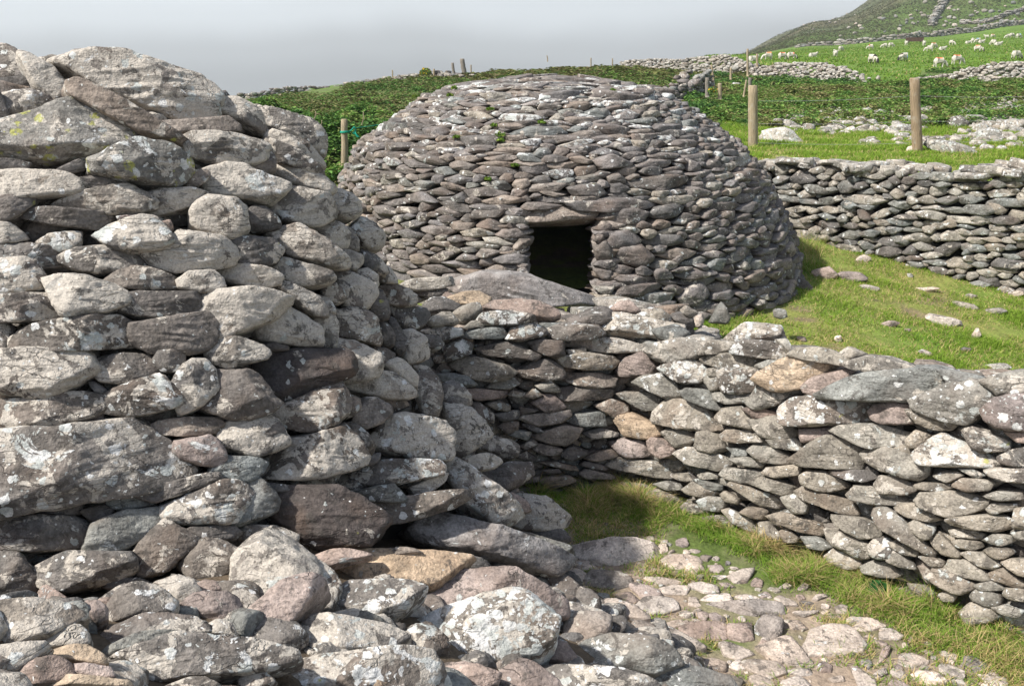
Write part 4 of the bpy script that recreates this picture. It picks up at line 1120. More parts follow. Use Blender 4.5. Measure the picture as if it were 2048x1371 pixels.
# jambs: the door passage is lined with small flat stones
for side, x in ((-1, dl), (1, dr)):
    for dy in (.10, .34, .58):
        z = .72
        while z < DZ1-.03:
            t_ = rs.uniform(.05, .09); xx = x+side*rs.uniform(.125, .16)
            yf = HUT2[1]-math.sqrt(max(r2(z)**2-(xx-HUT2[0])**2, .1))
            V, Q, c0 = stone(lens(rs.uniform(.22, .30), t_, rs), .13, .13, 9, rs.randint(1 << 30))
            fs.append((place(V, np.array([xx, yf+dy, z+t_/2]), np.array([1., 0, 0]), np.array([0, 1., 0]), np.array([0, 0, 1.])), Q, attr('qbn'[rs.randint(3)], rs.randint(1 << 30)), .002)); z += t_*.96
# flat roof slabs
for k in range(90):
    rr = math.sqrt(rs.rand())*1.15; a = rs.uniform(0, 2*math.pi); w_ = rs.uniform(.25, .65); x, y = HUT2[0]-.16+rr*math.cos(a), HUT2[1]+rr*math.sin(a)
    an = np.sort(rs.uniform(0, 6.28, 8)); po = np.stack([np.cos(an)*w_/2, np.sin(an)*w_/2*.7], 1); th = rs.uniform(.05, .10)
    nn = nrm(np.array([rs.uniform(-.12, .12)+.1*math.cos(a), rs.uniform(-.12, .12)+.1*math.sin(a), 1])); e1 = nrm(np.cross([rs.uniform(-1, 1), 1, 0], nn)); e3 = np.cross(e1, -nn)
    try: V, Q, c0 = stone(po, th*.5, th*.6, 9, rs.randint(1 << 30), flat=True)
    except Exception: continue
    z = 2.86-.12*rr*rr+rs.uniform(-.04, .03)
    fs.append((place(V, np.array([x, y, z]), e1, -nn, e3), Q, attr('qQqdq'[rs.randint(5)], rs.randint(1 << 30)), w_*.05))
o2 = (HUT2[0], HUT2[1], .7)
hut2 = finish('stone_hut', fs, o2, dict(label='far round beehive hut of small flat brown stones with a dark square doorway', category='stone hut'), M_STONE_FAR)
def core_door(m): return dl-.1 < m[0] < dr+.1 and m[1] < HUT2[1] and m[2] < DZ1+.02
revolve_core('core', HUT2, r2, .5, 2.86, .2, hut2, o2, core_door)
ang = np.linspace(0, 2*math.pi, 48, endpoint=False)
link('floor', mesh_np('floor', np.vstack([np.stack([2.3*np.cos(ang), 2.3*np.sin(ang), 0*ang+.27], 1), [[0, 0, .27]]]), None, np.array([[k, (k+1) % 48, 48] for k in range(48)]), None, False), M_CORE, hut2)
def F_hut2(P): return np.maximum(np.hypot(P[:, 0]-HUT2[0]+.16*np.clip((P[:, 2]-1.3)/.9, 0, 1), P[:, 1]-HUT2[1])-r2(P[:, 2]), P[:, 2]-2.95)
def px(s): return np.array([[float(c) for c in q.split(',')] for q in s.split()])
V, Q, O, sz = traced(F_hut2, px('1038,436 1060,424 1120,414 1180,410 1196,424 1190,436 1120,444 1060,446'), 'n', 501, .5, .45, 2.6, push=.03)
b = Batch(); b.add(V-np.array(o2), Q, attr('n', 3)); link('lintel', b.mesh('lintel'), M_STONE_FAR, hut2)
# ---- single stones near the far hut
def lone(F, s, tone, seed, label, name='boulder', cat='boulder', wv=.6, fr=.4, bk=.9, mat=None, push=0, t1=40, **p):
    V, Q, O, sz = traced(F, px(s), tone, seed, wv, fr, bk, push=push, t1=t1)
    b = Batch(); b.add(V-O, Q, attr(tone, seed)); ob = link(name, b.mesh(name), mat or M_STONE_FAR, None, label=label, category=cat, **p); ob.location = O
    return ob
F_y = lambda y: (lambda P: y-P[:, 1])
lone(F_y(8.05), '893,575 905,560 960,545 1030,548 1100,565 1160,585 1190,600 1190,612 1060,612 930,598', 'D', 511, 'broad smooth humped boulder forming the sill below the dark doorway', push=.05, bk=1.2)
lone(F_y(9.9), '1575,575 1590,550 1612,560 1636,592 1628,610 1600,618 1575,612', 'd', 512, 'dark pointed boulder at the right foot of the far hut')
lone(F_y(8.1), '1418,645 1430,622 1441,606 1452,612 1460,640 1455,648', 'g', 513, 'small upright pointed grey stone in the grass before the far hut', 'stone', 'stone')
lone(F_y(8.0), '1385,650 1395,632 1404,628 1408,645 1395,655', 'P', 514, 'small pale upright sliver left of the pointed grey stone', 'stone', 'stone')
lone(F_y(8.0), '1394,650 1400,645 1440,668 1446,676 1430,676 1400,662', 'P', 515, 'pale slab tilted down to the right at the wall top before the grass', 'stone', 'stone')
lone(F_y(8.3), '1546,622 1552,618 1572,620 1576,634 1560,638 1548,634', 'g', 516, 'small squared grey stone at the right base of the far hut', 'stone', 'stone')
for i, (s, t, l) in enumerate((
    ('800,570 830,556 900,552 905,572 860,580 805,580', 'C', 'flat pale slab on the ground left of the doorway sill'),
    ('806,580 850,568 895,578 890,594 830,592', 'd', 'dark flat stone under the pale slab left of the sill'),
    ('770,600 800,575 830,590 850,600 820,612', 'C', 'pale angular stone by the near hut, left of the sill'),
    ('860,600 890,580 920,596 900,606', 'r', 'pinkish stone just left of the humped sill boulder'),
    ('1190,602 1260,598 1330,612 1340,624 1240,622 1195,614', 'C', 'flat pale stone at the hut base right of the sill boulder'))):
    lone(F_y(7.7), s, t, 530+i, l, 'stone', 'stone', bk=1.4)
# ---- loose stones: the rubble bank and the paving of the path
def bandname(v, bands):
    for lim, n in bands:
        if v < lim: return n
    return bands[-1][1]
WORD = {'m': 'mottled grey', 'p': 'pale grey', 'w': 'white spotted', 'W': 'white crusted', 'b': 'brown', 'd': 'dark', 'k': 'black', 'r': 'pinkish', 'g': 'plain grey', 'o': 'tan', 'P': 'pale', 'D': 'grey'}
ORD = ['first', 'second', 'third', 'fourth', 'fifth', 'sixth', 'seventh', 'eighth', 'ninth', 'tenth', 'eleventh', 'twelfth', 'thirteenth', 'fourteenth', 'fifteenth', 'sixteenth', 'seventeenth', 'eighteenth', 'nineteenth', 'twentieth']
def labels(items, bands, what):
    rows = {}
    for it in items:
        c = it[2].mean(0); rows.setdefault((WORD[it[1]], bandname(c[1], bands)), []).append((c[0], it))
    out = {}
    for (wd, bn), l in rows.items():
        l.sort(key=lambda q: q[0])
        un = [q for q in l if not q[1][3]]
        for i, (x, it) in enumerate(un):
            if len(un) == 1: out[it[0]] = '%s %s %s' % (wd, what, bn)
            else: out[it[0]] = '%s %s %s, %s from the left' % (wd, what, bn, ORD[i])
        for x, it in l:
            if it[3]: out[it[0]] = it[3]
    return out
RB = [(1205, 'at the foot of the near hut'), (1262, 'in the upper middle of the rubble'), (1320, 'in the lower middle of the rubble'), (9999, 'along the bottom edge of the rubble')]
SB = [(1130, 'at the far end of the path'), (1185, 'in the upper path'), (1240, 'across the middle of the path'), (1300, 'in the lower path'), (9999, 'at the near end of the path')]
lb = labels(groups['R'], RB, 'loose stone')
F_r = lambda P: P[:, 2]-T(P[:, 0], P[:, 1], False)-.05
RBOX = []
F_rh = lambda P: np.minimum(F_r(P), F_hut1(P)-.12)
for k, t, poly, lab in groups['R']:
    V, Q, O, sz = traced(F_rh, poly, t, k*31+7, .62, .42, 1.0, upn=np.array([0, 0, 1.0]), push=np.random.RandomState(k).uniform(-.03, .03), rmul=1.1, grow=(1.08, 1.08)); RBOX.append((V[:, :2].min(0), V[:, :2].max(0)))
    b = Batch(); b.add(V-O, Q, attr(t, k)); nm = 'boulder' if sz > .05 else 'stone'
    ob = link(nm, b.mesh(nm), M_STONE, None, label=lb[k], category=nm, group='loose stones of the rubble bank'); ob.location = O
lb = labels(groups['S'], SB, 'paving stone'); PAV = []
for k, t, poly, lab in groups['S']:
    F_s = lambda P: P[:, 2]-T(P[:, 0], P[:, 1], True)-.008
    big = t in 'D' or k == groups['S'][0][0]
    V, Q, O, sz = traced(F_s, poly, t, k*31+7, .35 if big else .12, .30 if big else .13, .9 if big else .6, upn=np.array([0, 0, 1.0]), rmul=.9, flat=not big, grow=(1.16, 1.14))
    b = Batch(); b.add(V-O, Q, attr(t, k))
    ob = link('paving_stone', b.mesh('paving_stone'), M_STONE, None, label=lb[k], category='paving stone', group='flat stones paving the court path'); ob.location = O
    PAV.append((V[:, :2].min(0), V[:, :2].max(0)))
# more, smaller flat stones of the paving
# small rubble packed between the big stones of the bank
def scatter_mass(name, pts, wr, mat, tones, seed, zoff=-.01, res=8, flat=.5, **p):
    rs = np.random.RandomState(seed); b = Batch()
    for (x, y) in pts:
        w_ = rs.uniform(*wr); an = np.sort(rs.uniform(0, 6.28, 8)); po = np.stack([np.cos(an)*w_/2, np.sin(an)*w_/2*rs.uniform(.5, .95)], 1)
        nn = nrm(np.array([rs.uniform(-.35, .35), rs.uniform(-.35, .35), 1])); e1 = nrm(np.cross([rs.uniform(-1, 1), rs.uniform(-1, 1), 0], nn)); e3 = np.cross(e1, -nn); th = w_*flat
        try: V, Q, c0 = stone(po, th*.5, th*.5, res, rs.randint(1 << 30))
        except Exception: continue
        b.add(place(V, np.array([x, y, Ts(x, y)+zoff+th*.1]), e1, -nn, e3), Q, attr(tones[rs.randint(len(tones))], rs.randint(1 << 30)))
    o = b.V[0].mean(0)
    ob = link(name, b.mesh(name, o), mat, None, **p); ob.location = o; return ob
rs = np.random.RandomState(5)
pts = []
while len(pts) < 760:
    x, y = rs.uniform(-2.6, 1.5), rs.uniform(1.6, 5.3)
    if np.hypot(x-HUT1[0], y-HUT1[1]) < 2.2: continue
    zz = Ts(x, y)
    if any(((x-(lo[0]+hi[0])/2)/((hi[0]-lo[0])/2*.72+.02))**2+((y-(lo[1]+hi[1])/2)/((hi[1]-lo[1])/2*.72+.02))**2 < 1 for lo, hi in RBOX): continue
    if zz > .13 and (x-WC[0])*nRb[0]+(y-WC[1])*nRb[1] < -.3: pts.append((x, y))
scatter_mass('rubble', pts, (.09, .25), M_STONE, 'mmbdpmg', 6, -.03, 9, .6, kind='stuff', label='small stones filling the gaps of the rubble bank', category='rubble')
pts = [(rs.uniform(-2.2, 1.2), rs.uniform(7.35, 8.5)) for _ in range(150)]
scatter_mass('rubble', pts, (.12, .34), M_STONE_FAR, 'ccgqPb', 7, .0, 8, .45, kind='stuff', label='flat stones littering the ground between the shaded wall and the far hut', category='rubble')
pts = []
while len(pts) < 350:
    x, y = rs.uniform(.2, 3.2), rs.uniform(2.6, 6.6)
    a_ = (x-WC[0])*nRb[0]+(y-WC[1])*nRb[1]
    if a_ > -.35 or Ts(x, y) > .12 or rs.rand() < .5*(a_ > -.9): continue
    pts.append((x, y))
scatter_mass('pebbles', pts, (.015, .07), M_STONE, 'PPrPc', 8, -.004, 5, .5, kind='stuff', label='pebbles and grit strewn over the path', category='pebbles')
# smaller flat stones between the traced paving
def flat_mass(seed, n, label):
    rs = np.random.RandomState(seed); b = Batch(); placed = [(0.5*(lo+hi), .5*(hi-lo).max()) for lo, hi in PAV]; k = 0; tries = 0
    while k < n and tries < 20000:
        tries += 1; x, y = rs.uniform(.3, 3.2), rs.uniform(2.7, 6.2); a_ = (x-WC[0])*nRb[0]+(y-WC[1])*nRb[1]
        if a_ > -.38 or Ts(x, y) > .10 or (y-WC[1])*nLb[1]+(x-WC[0])*nLb[0] > -.8: continue
        w_ = rs.uniform(.09, .33)*(1 if a_ < -.8 else .6)
        if any(np.hypot(x-c[0], y-c[1]) < r*.85+w_*.42 for c, r in placed): continue
        placed.append((np.array([x, y]), w_*.5)); k += 1
        m = rs.randint(5, 8); an = np.linspace(0, 6.28, m, endpoint=False)+rs.uniform(-.35, .35, m); po = np.stack([np.cos(an)*w_/2*rs.uniform(.8, 1.2, m), np.sin(an)*w_/2*rs.uniform(.45, .85)], 1); ra = rs.uniform(0, 3.14)
        po = po@np.array([[math.cos(ra), -math.sin(ra)], [math.sin(ra), math.cos(ra)]]); nn = nrm(np.array([rs.uniform(-.16, .16), rs.uniform(-.16, .16), 1])); e1 = nrm(np.cross([0, 1., 0], nn)); e3 = np.cross(e1, -nn)
        try: V, Q, c0 = stone(po, w_*.08+.012, .05, 9, rs.randint(1 << 30), flat=True)
        except Exception: continue
        b.add(place(V, np.array([x, y, Ts(x, y)-.006]), e1, -nn, e3), Q, attr('PPrPcPD'[rs.randint(7)], rs.randint(1 << 30))); PAV.append((np.array([x, y])-w_*.4, np.array([x, y])+w_*.4))
    o = b.V[0].mean(0); ob = link('small_flat_stones', b.mesh('small_flat_stones', o), M_STONE, None, kind='stuff', label=label, category='stones'); ob.location = o
flat_mass(15, 190, 'smaller flat stones sunk in the grass and dirt of the path')
# ------------------------------------------------------------------ far enclosure wall
fst = wall_fill(FA-dF*.35, dF, nFb, 6.4, 1.5, lambda q, s: Ts(q[0]-nFb[0]*.35, q[1]-nFb[1]*.35)-.12-.0*s, (.12, .38), (.05, .105), 61, 0, .06,
                lambda rs, h: 'cgcdgc'[rs.randint(6)], 9, .06, .2, skipf=lambda p, s, h: p[2] > 1.80+.035*min(s, 4))
for f in top_fill(FA-dF*.35, dF, nFb, 6.4, lambda s: 1.84+.035*min(s, 4), .05, .5, (.25, .6), 17, lambda rs, h: 'CcCw'[rs.randint(4)], (.06, .10), 11, 76): fst.append(f)
oF = (float(FA[0]), float(FA[1]), 1.0)
rootF = finish('drystone_wall', fst, oF, dict(label='far greenish grey drystone wall bounding the grassy slope, right of the far hut', category='wall'), M_STONE_FAR)
P0, P1 = FA-dF*.4, FA+dF*6.0
V = []
for (q, o_) in ((P0, .17), (P1, .17), (P1, .6), (P0, .6)):
    V.append([*(q+nFb*o_), .2])
for (q, o_) in ((P0, .2), (P1, .2), (P1, .6), (P0, .6)):
    V.append([*(q+nFb*o_), 1.76])
link('core', mesh_np('core', np.array(V)-np.array(oF), [[0, 1, 5, 4], [1, 2, 6, 5], [2, 3, 7, 6], [3, 0, 4, 7], [4, 5, 6, 7]], None, None, False), M_CORE, rootF)
# ------------------------------------------------------------------ field walls beyond
def field_wall(pts, hs, w_st, h_st, label, seed, tones='CcwCm', res=4, width=.7, name='drystone_wall'):
    """pts: world xy polyline on the terrain; hs heights. One thing: a ragged heap of coursed stones."""
    rs = np.random.RandomState(seed); b = Batch(); pts = np.array(pts, float)
    sg = np.linalg.norm(np.diff(pts, axis=0), axis=1); S = np.concatenate([[0], np.cumsum(sg)]); Lh = S[-1]
    P = pack(Lh, max(hs)*1.0, w_st, h_st, seed, n_max=3000)
    for (s, h, w_, t_, tilt) in P:
        H = np.interp(s, S, hs)*(1+.22*vnoise(np.array([[s*.35, seed, 0.]]))[0])
        if h > H: continue
        q = np.array([np.interp(s, S, pts[:, 0]), np.interp(s, S, pts[:, 1])])
        i = min(np.searchsorted(S, s, side='right')-1, len(sg)-1); d = nrm(pts[i+1]-pts[i]); nb = np.array([-d[1], d[0]])
        if nb@q < 0: nb = -nb
        o_ = q+nb*(.22*h+rs.uniform(-.06, .06)); top = h > H-t_*2.2
        for rep in range(2 if top else 1):
            if rep: o_ = o_+nb*rs.uniform(.2, width)
            e1 = np.array([d[0], d[1], 0]); e2 = np.array([nb[0], nb[1], 0]); e3 = np.cross(e1, e2)
            if e3[2] < 0: e1 = -e1; e3 = -e3
            V, Q, c0 = stone(lens(w_, t_*1.1, rs), t_*.5*rs.uniform(.5, 1.5), t_*1.5, res, rs.randint(1 << 30))
            b.add(place(V, np.array([o_[0], o_[1], Ts(*q)+h-.05]), e1, e2, e3), Q, attr(tones[rs.randint(len(tones))], rs.randint(1 << 30)))
    o = (float(pts[0, 0]), float(pts[0, 1]), Ts(*pts[0]))
    root = link(name, b.mesh(name, o), M_STONE_FAR, None, label=label, category='wall'); root.location = o
    return root
def U(u, y): return (at_y(u, 200, y)[0], y)
field_wall([U(1235, 52), U(1300, 51), U(1380, 50), U(1440, 49), U(1500, 48)], [.5, .75, .8, .85, .45], (.18, .5), (.07, .13), 'long pale drystone wall on the skyline just behind the far hut', 201)
field_wall([U(1495, 46), U(1560, 45), U(1620, 44), U(1670, 42), U(1720, 40)], [.5, .75, .85, .8, .15], (.16, .45), (.06, .12), 'tumbled pale field wall sloping down below the row of sheep', 202)
field_wall([U(1815, 40), U(1880, 39), U(1930, 38), U(1990, 37), U(2080, 36), U(2200, 36)], [.25, .5, .95, 1.1, 1.05, 1.0], (.16, .45), (.06, .12), 'pale field wall ending in a heap at the right edge below the pasture', 203)
field_wall([U(1290, 27), U(1340, 27.5), U(1390, 28), U(1432, 29)], [.25, .35, .6, .85], (.15, .4), (.06, .11), 'low dark heap of a broken wall above the right shoulder of the far hut', 204, 'dgcqm')
field_wall([U(428, 50), U(500, 50), U(580, 51), U(660, 52), U(760, 50), U(850, 47), U(925, 44)], [.3, .35, .45, .12, .22, .4, .25], (.2, .5), (.07, .12), 'long ragged stone wall along the left skyline above the bracken', 205, 'ddgdc')
field_wall([U(1580, 205), U(1690, 200), U(1790, 200), U(1850, 205), U(1960, 212), U(2060, 220), U(2200, 220)], [.8, .9, 1.0, 1.1, 1.0, 1.0, 1.0], (.8, 1.8), (.25, .42), 'distant grey wall at the foot of the hill behind the sheep', 206, 'cgdcC', 3)
hw = [U(1850, 262), U(1872, 300), U(1890, 350), U(1905, 410), U(1925, 480), U(1945, 560)]
field_wall(hw, [1.3]*6, (1.0, 2.4), (.4, .7), 'thin stone wall climbing straight up the hillside', 207, 'cgdcC', 3)
field_wall([U(1900, 262), U(1960, 255), U(2040, 262), U(2150, 270)], [1.0]*4, (.9, 2.), (.28, .5), 'second distant wall rising to the right edge on the lower hillside', 208, 'cgdcC', 3)
# ------------------------------------------------------------------ rocks in the rough grass
def rock_at(p, w_, h_, tone, seed, name, mat=M_STONE_FAR, res=9, **pr):
    rs = np.random.RandomState(seed); n = rs.randint(6, 9); a = np.linspace(0, 6.28, n, endpoint=False)+rs.uniform(-.3, .3, n)
    po = np.stack([np.cos(a)*w_/2, np.sin(a)*h_/2*rs.uniform(.7, 1.1, n)], 1); ti = rs.uniform(-.25, .25)
    V, Q, c0 = stone(po, h_*.45, h_*.6, res, seed)
    d = nrm(np.array([p[0], p[1]])); e2 = np.array([d[0], d[1], 0]); e1 = np.array([d[1], -d[0], 0]); ct, s_ = math.cos(ti), math.sin(ti)
    x1 = e1*ct+np.array([0, 0, s_]); x3 = np.cross(x1, e2)
    O = np.array([p[0], p[1], Ts(p[0], p[1])+h_*.22])
    return place(V, O, x1, e2, x3), Q, O
def big_rocks(regions, group, cat, seed):
    """regions: (u0, u1, v0, v1, n, wmin, wmax, phrase) pixels give where they lie; sorted labels by row."""
    rs = np.random.RandomState(seed); n_all = 0
    for (u0, u1, v0, v1, n, wa, wb, ph) in regions:
        L_ = sorted([(rs.uniform(u0, u1), rs.uniform(v0, v1)) for _ in range(n)])
        for i, (u, v) in enumerate(L_):
            p = ghit(u, v, 8, 200); w_ = rs.uniform(wa, wb); h_ = w_*rs.uniform(.35, .65); tone = 'CcCwC'[rs.randint(5)]
            V, Q, O = rock_at(p, w_, h_, tone, rs.randint(1 << 30), cat, res=8)
            b = Batch(); b.add(V-O, Q, attr(tone, rs.randint(1 << 30), .15))
            ob = link(cat, b.mesh(cat), M_STONE_FAR, None, label='pale rock %s, %s from left' % (ph, ORD[i]), category=cat, group=group); ob.location = O
big_rocks([(1560, 1700, 222, 258, 13, .20, .42, 'in the tumbled heap left of the right-hand post'),
           (1700, 1850, 222, 268, 16, .22, .48, 'in the tumbled heap just behind the right-hand post'),
           (1905, 2046, 225, 300, 14, .22, .55, 'spilling from the ruined wall at the right edge')], 'pale rocks of the tumbled walls', 'rock', 71)
pts = []
rs = np.random.RandomState(31)
for (u0, u1, v0, v1, n) in ((1555, 1860, 210, 270, 210), (1920, 2060, 190, 250, 260), (1900, 2060, 240, 300, 90), (1720, 1905, 275, 296, 26)):
    for _ in range(n):
        p = ghit(rs.uniform(u0, u1), rs.uniform(v0, v1), 8, 200); pts.append((p[0], p[1]))
scatter_mass('rubble', pts, (.10, .34), M_STONE_FAR, 'CCCwcm', 33, .0, 6, .5, kind='stuff', label='smaller pale stones strewn among the fallen walls in the bracken', category='rubble')
def lone_w(u, v, w_, h_, tone, seed, label, cat='boulder', **p):
    q = ghit(u, v, 5, 300); V, Q, O = rock_at(q, w_, h_, tone, seed, cat, res=12)
    b = Batch(); b.add(V-O, Q, attr(tone, seed, 0)); ob = link(cat, b.mesh(cat), M_STONE_FAR, None, label=label, category=cat, **p); ob.location = O
lone_w(1563, 284, .78, .34, 'W', 601, 'white topped dark boulder in the grass between the two tall posts')
lone_w(1532, 281, .3, .22, 'C', 602, 'small pale boulder touching the left of the white topped boulder')
lone_w(1905, 306, .95, .24, 'C', 603, 'low wide pale outcrop in the grass right of the right-hand post')
lone_w(1578, 322, .42, .09, 'C', 604, 'flat pale stone lying in the grass in front of the white topped boulder')
lone_w(1828, 304, .25, .14, 'P', 605, 'pale stone at the foot of the right-hand post')
lone_w(1472, 178, .5, .35, 'C', 606, 'white boulder in the bracken above the right shoulder of the far hut')
lone_w(1519, 165, .4, .2, 'C', 607, 'small white boulder in the bracken to the right of the leaning stakes')
lone_w(1703, 163, .8, .2, 'C', 608, 'flat white stone below the end of the tumbled field wall')
lone_w(1756, 160, .2, .3, 'C', 609, 'small upright white stone in the bracken below the pasture')
lone_w(1945, 163, .9, .12, 'C', 610, 'long thin white stone in the bracken below the right field wall')
sl = [(1700, 500, .33, .10, 'c', 'flat grey stone below the far enclosure wall'), (1727, 522, .17, .09, 'P', 'small rounded pale stone below the flat grey one'),
 (1888, 646, .34, .12, 'P', 'widest pale stone lying on the grass slope'), (1952, 676, .08, .11, 'P', 'small upright pale stone on the grass slope at the right'),
 (1778, 652, .19, .06, 'r', 'small pinkish stone left of the widest pale slope stone'), (1815, 663, .06, .04, 'r', 'tiny dark pebble on the slope'),
 (1676, 682, .07, .07, 'P', 'tiny pale upright stone just behind the low wall'), (1603, 681, .09, .06, 'r', 'purple grey pebble just behind the low wall'),
 (1700, 560, .35, .12, 'r', 'reddish half-buried rock right of the dark pointed boulder'), (1738, 578, .22, .06, 'P', 'flat pale half-buried rock on the upper slope'),
 (1650, 555, .28, .16, 'r', 'brown rock in the long grass beside the far hut'), (1820, 552, .07, .05, 'C', 'tiny white stone on the upper slope'),
 (1850, 578, .30, .06, 'P', 'long flat stone on the slope under the far wall'), (1930, 612, .26, .07, 'c', 'flat grey stone on the right of the slope'),
 (1990, 625, .22, .07, 'C', 'pale stone near the right edge of the slope'), (1940, 592, .14, .05, 'c', 'small grey stone above the flat grey one on the right'),
 (1992, 740, .24, .06, 'C', 'flat whitish stone lying behind the low wall near the right edge'), (1850, 712, .12, .05, 'P', 'small pale sliver behind the tall grey capstone'),
 (1930, 705, .10, .05, 'd', 'small dark stone behind the low wall'), (2030, 590, .2, .06, 'P', 'pale stone at the right edge under the far wall')]
for i, (u, v, w_, h_, t, l) in enumerate(sl): lone_w(u, v, w_, h_, t, 640+i, l, 'stone', group='stones on the grassy slope')
# hillside rocks
pts = []
rs = np.random.RandomState(44)
for (u0, u1, v0, v1, n) in ((1530, 1720, 20, 75, 22), (1700, 1900, 5, 70, 26), (1900, 2060, 5, 60, 22), (1560, 1700, 42, 62, 22), (1800, 1960, 25, 55, 16)):
    for _ in range(n):
        p = ghit(rs.uniform(u0, u1), rs.uniform(v0, v1), 180, 1200)
        if p[1] > 230: pts.append((p[0], p[1]))
scatter_mass('scattered_rocks', pts, (.7, 1.8), M_STONE_FAR, 'cCPcg', 46, .3, 4, .5, kind='stuff', label='small pale rocks scattered over the brown hillside', category='rocks')
# ------------------------------------------------------------------ fence posts, rope and wire
def wood_material(name, col):
    m, nt, b = newmat(name); tc = nt.nodes.new('ShaderNodeTexCoord'); mp = nt.nodes.new('ShaderNodeMapping'); mp.inputs['Scale'].default_value = (30, 30, 2.2)
    nt.links.new(tc.outputs['Object'], mp.inputs[0]); n = noise(nt, mp.outputs[0], 2.2, 5, .65); n2 = noise(nt, tc.outputs['Object'], 9, 4, .6)
    c = mixc(nt, rng(nt, n, .35, .68), col, tuple(x*.52 for x in col)); c = mixc(nt, rng(nt, n2, .55, .7, 0, .5), c, (.36, .34, .29))
    nt.links.new(c, b.inputs['Base Color']); bp = nt.nodes.new('ShaderNodeBump'); bp.inputs['Distance'].default_value = .01; nt.links.new(n, bp.inputs['Height']); nt.links.new(bp.outputs[0], b.inputs['Normal'])
    return m
M_WOOD = wood_material('weathered_wood', (.40, .32, .21)); M_WOODR = wood_material('red_brown_wood', (.34, .25, .16)); M_GREY = wood_material('grey_wood', (.26, .23, .19))
def tube(pts, rad, ns=10, cap=True):
    pts = np.array(pts, float); V = []; Q = []; T3 = []
    for i, p in enumerate(pts):
        t = nrm(pts[min(i+1, len(pts)-1)]-pts[max(i-1, 0)]); a = nrm(np.cross(t, [.3, .9, .1])); c = np.cross(t, a); r = rad[i] if hasattr(rad, '__len__') else rad
        for k in range(ns): an = 2*math.pi*k/ns; V.append(p+r*(a*math.cos(an)+c*math.sin(an)))
    for i in range(len(pts)-1):
        for k in range(ns): Q.append([i*ns+k, i*ns+(k+1) % ns, (i+1)*ns+(k+1) % ns, (i+1)*ns+k])
    if cap:
        for base, pt in ((0, pts[0]), ((len(pts)-1)*ns, pts[-1])):
            V.append(pt); j = len(V)-1
            for k in range(ns): T3.append([base+k, base+(k+1) % ns, j])
    return np.array(V), np.array(Q), np.array(T3) if T3 else None
def post(u, vb, vt, y, r, label, mat, lean=0.0, seed=0, group=None, name='fence_post', ub=None):
    b_ = at_y(ub or u, vb, y); t_ = at_y(u, vt, y); b_[2] -= .15
    n = 9; rs = np.random.RandomState(seed); P = [b_+(t_-b_)*k/(n-1)+np.array([rs.uniform(-.1, .1)*r, 0, 0]) for k in range(n)]
    rad = [r*(1.06-.08*k/(n-1)) for k in range(n)]; rad[-1] = r*.93
    P.append(P[-1]+np.array([0, 0, r*.12])); rad.append(r*.80)
    V, Q, T3 = tube(P, rad, 14); me = mesh_np(name, V-b_, Q, T3)
    o = link(name, me, mat, None, label=label, category='fence post'); o.location = b_
    if group: o['group'] = group
    return b_, t_
p1 = post(1506, 302, 172, 17.0, .078, 'pale round fence post standing right of the far hut', M_WOOD, seed=1, ub=1508, group='tall fence posts')
p2 = post(1829, 306, 157, 16.0, .077, 'reddish brown fence post with pale bark, leaning slightly left, at the right', M_WOODR, seed=2, ub=1838, group='tall fence posts')
p0 = post(689, 330, 239, 13.6, .045, 'slim pale post tied with green rope, left of the far hut', M_WOOD, seed=3, ub=688, group='tall fence posts')
M_ROPE = plain('green_rope', (.01, .30, .20), .6); M_WIRE = plain('wire', (.22, .22, .22), .5)
V = []; rp = at_y(689.5, 264, 13.6); root = empty('rope', rp, label='turquoise green rope knotted round the slim post', category='rope')
turns = [rp+np.array([math.cos(a)*.055, math.sin(a)*.055, -.01+.02*a/12.6]) for a in np.linspace(0, 12.6, 40)]
V, Q, T3 = tube(turns, .009, 6); link('coil', mesh_np('coil', V-rp, Q, T3), M_ROPE, root)
tail = [rp+np.array([.05, 0, 0]), rp+np.array([.10, -.01, .03]), rp+np.array([.13, -.02, .07]), rp+np.array([.15, 0, .02]), rp+np.array([.11, 0, -.01]), rp+np.array([.16, .01, -.04]), rp+np.array([.19, 0, -.07]), rp+np.array([.16, 0, -.06]), rp+np.array([.13, .0, 0.02])]
V, Q, T3 = tube(tail, .010, 6); link('knot', mesh_np('knot', V-rp, Q, T3), M_ROPE, root)
def wire(a, b_, sag, label, mat=M_WIRE, r=.0025):
    P = [a+(b_-a)*t-np.array([0, 0, sag*4*t*(1-t)]) for t in np.linspace(0, 1, 16)]; V, Q, T3 = tube(P, r, 5)
    o = link('fence_wire', mesh_np('fence_wire', V-a, Q, T3), mat, None, label=label, category='wire', group='fence wires'); o.location = a
wr_ = [('top', .80), ('middle', .5), ('bottom', .24)]
for nm, f in wr_:
    a = p1[0]+(p1[1]-p1[0])*f; c = p2[0]+(p2[1]-p2[0])*f
    wire(a, c, .03, nm+' thin wire strung between the two tall posts')
    wire(c, at_y(2120, 306-145*f, 15.2), .03, nm+' thin wire running from the reddish post to the right edge')
wire(rp+np.array([.1, 0, .05]), at_y(820, 235, 14.5), .02, 'green twine running from the roped post up to the far hut', M_ROPE, .004)
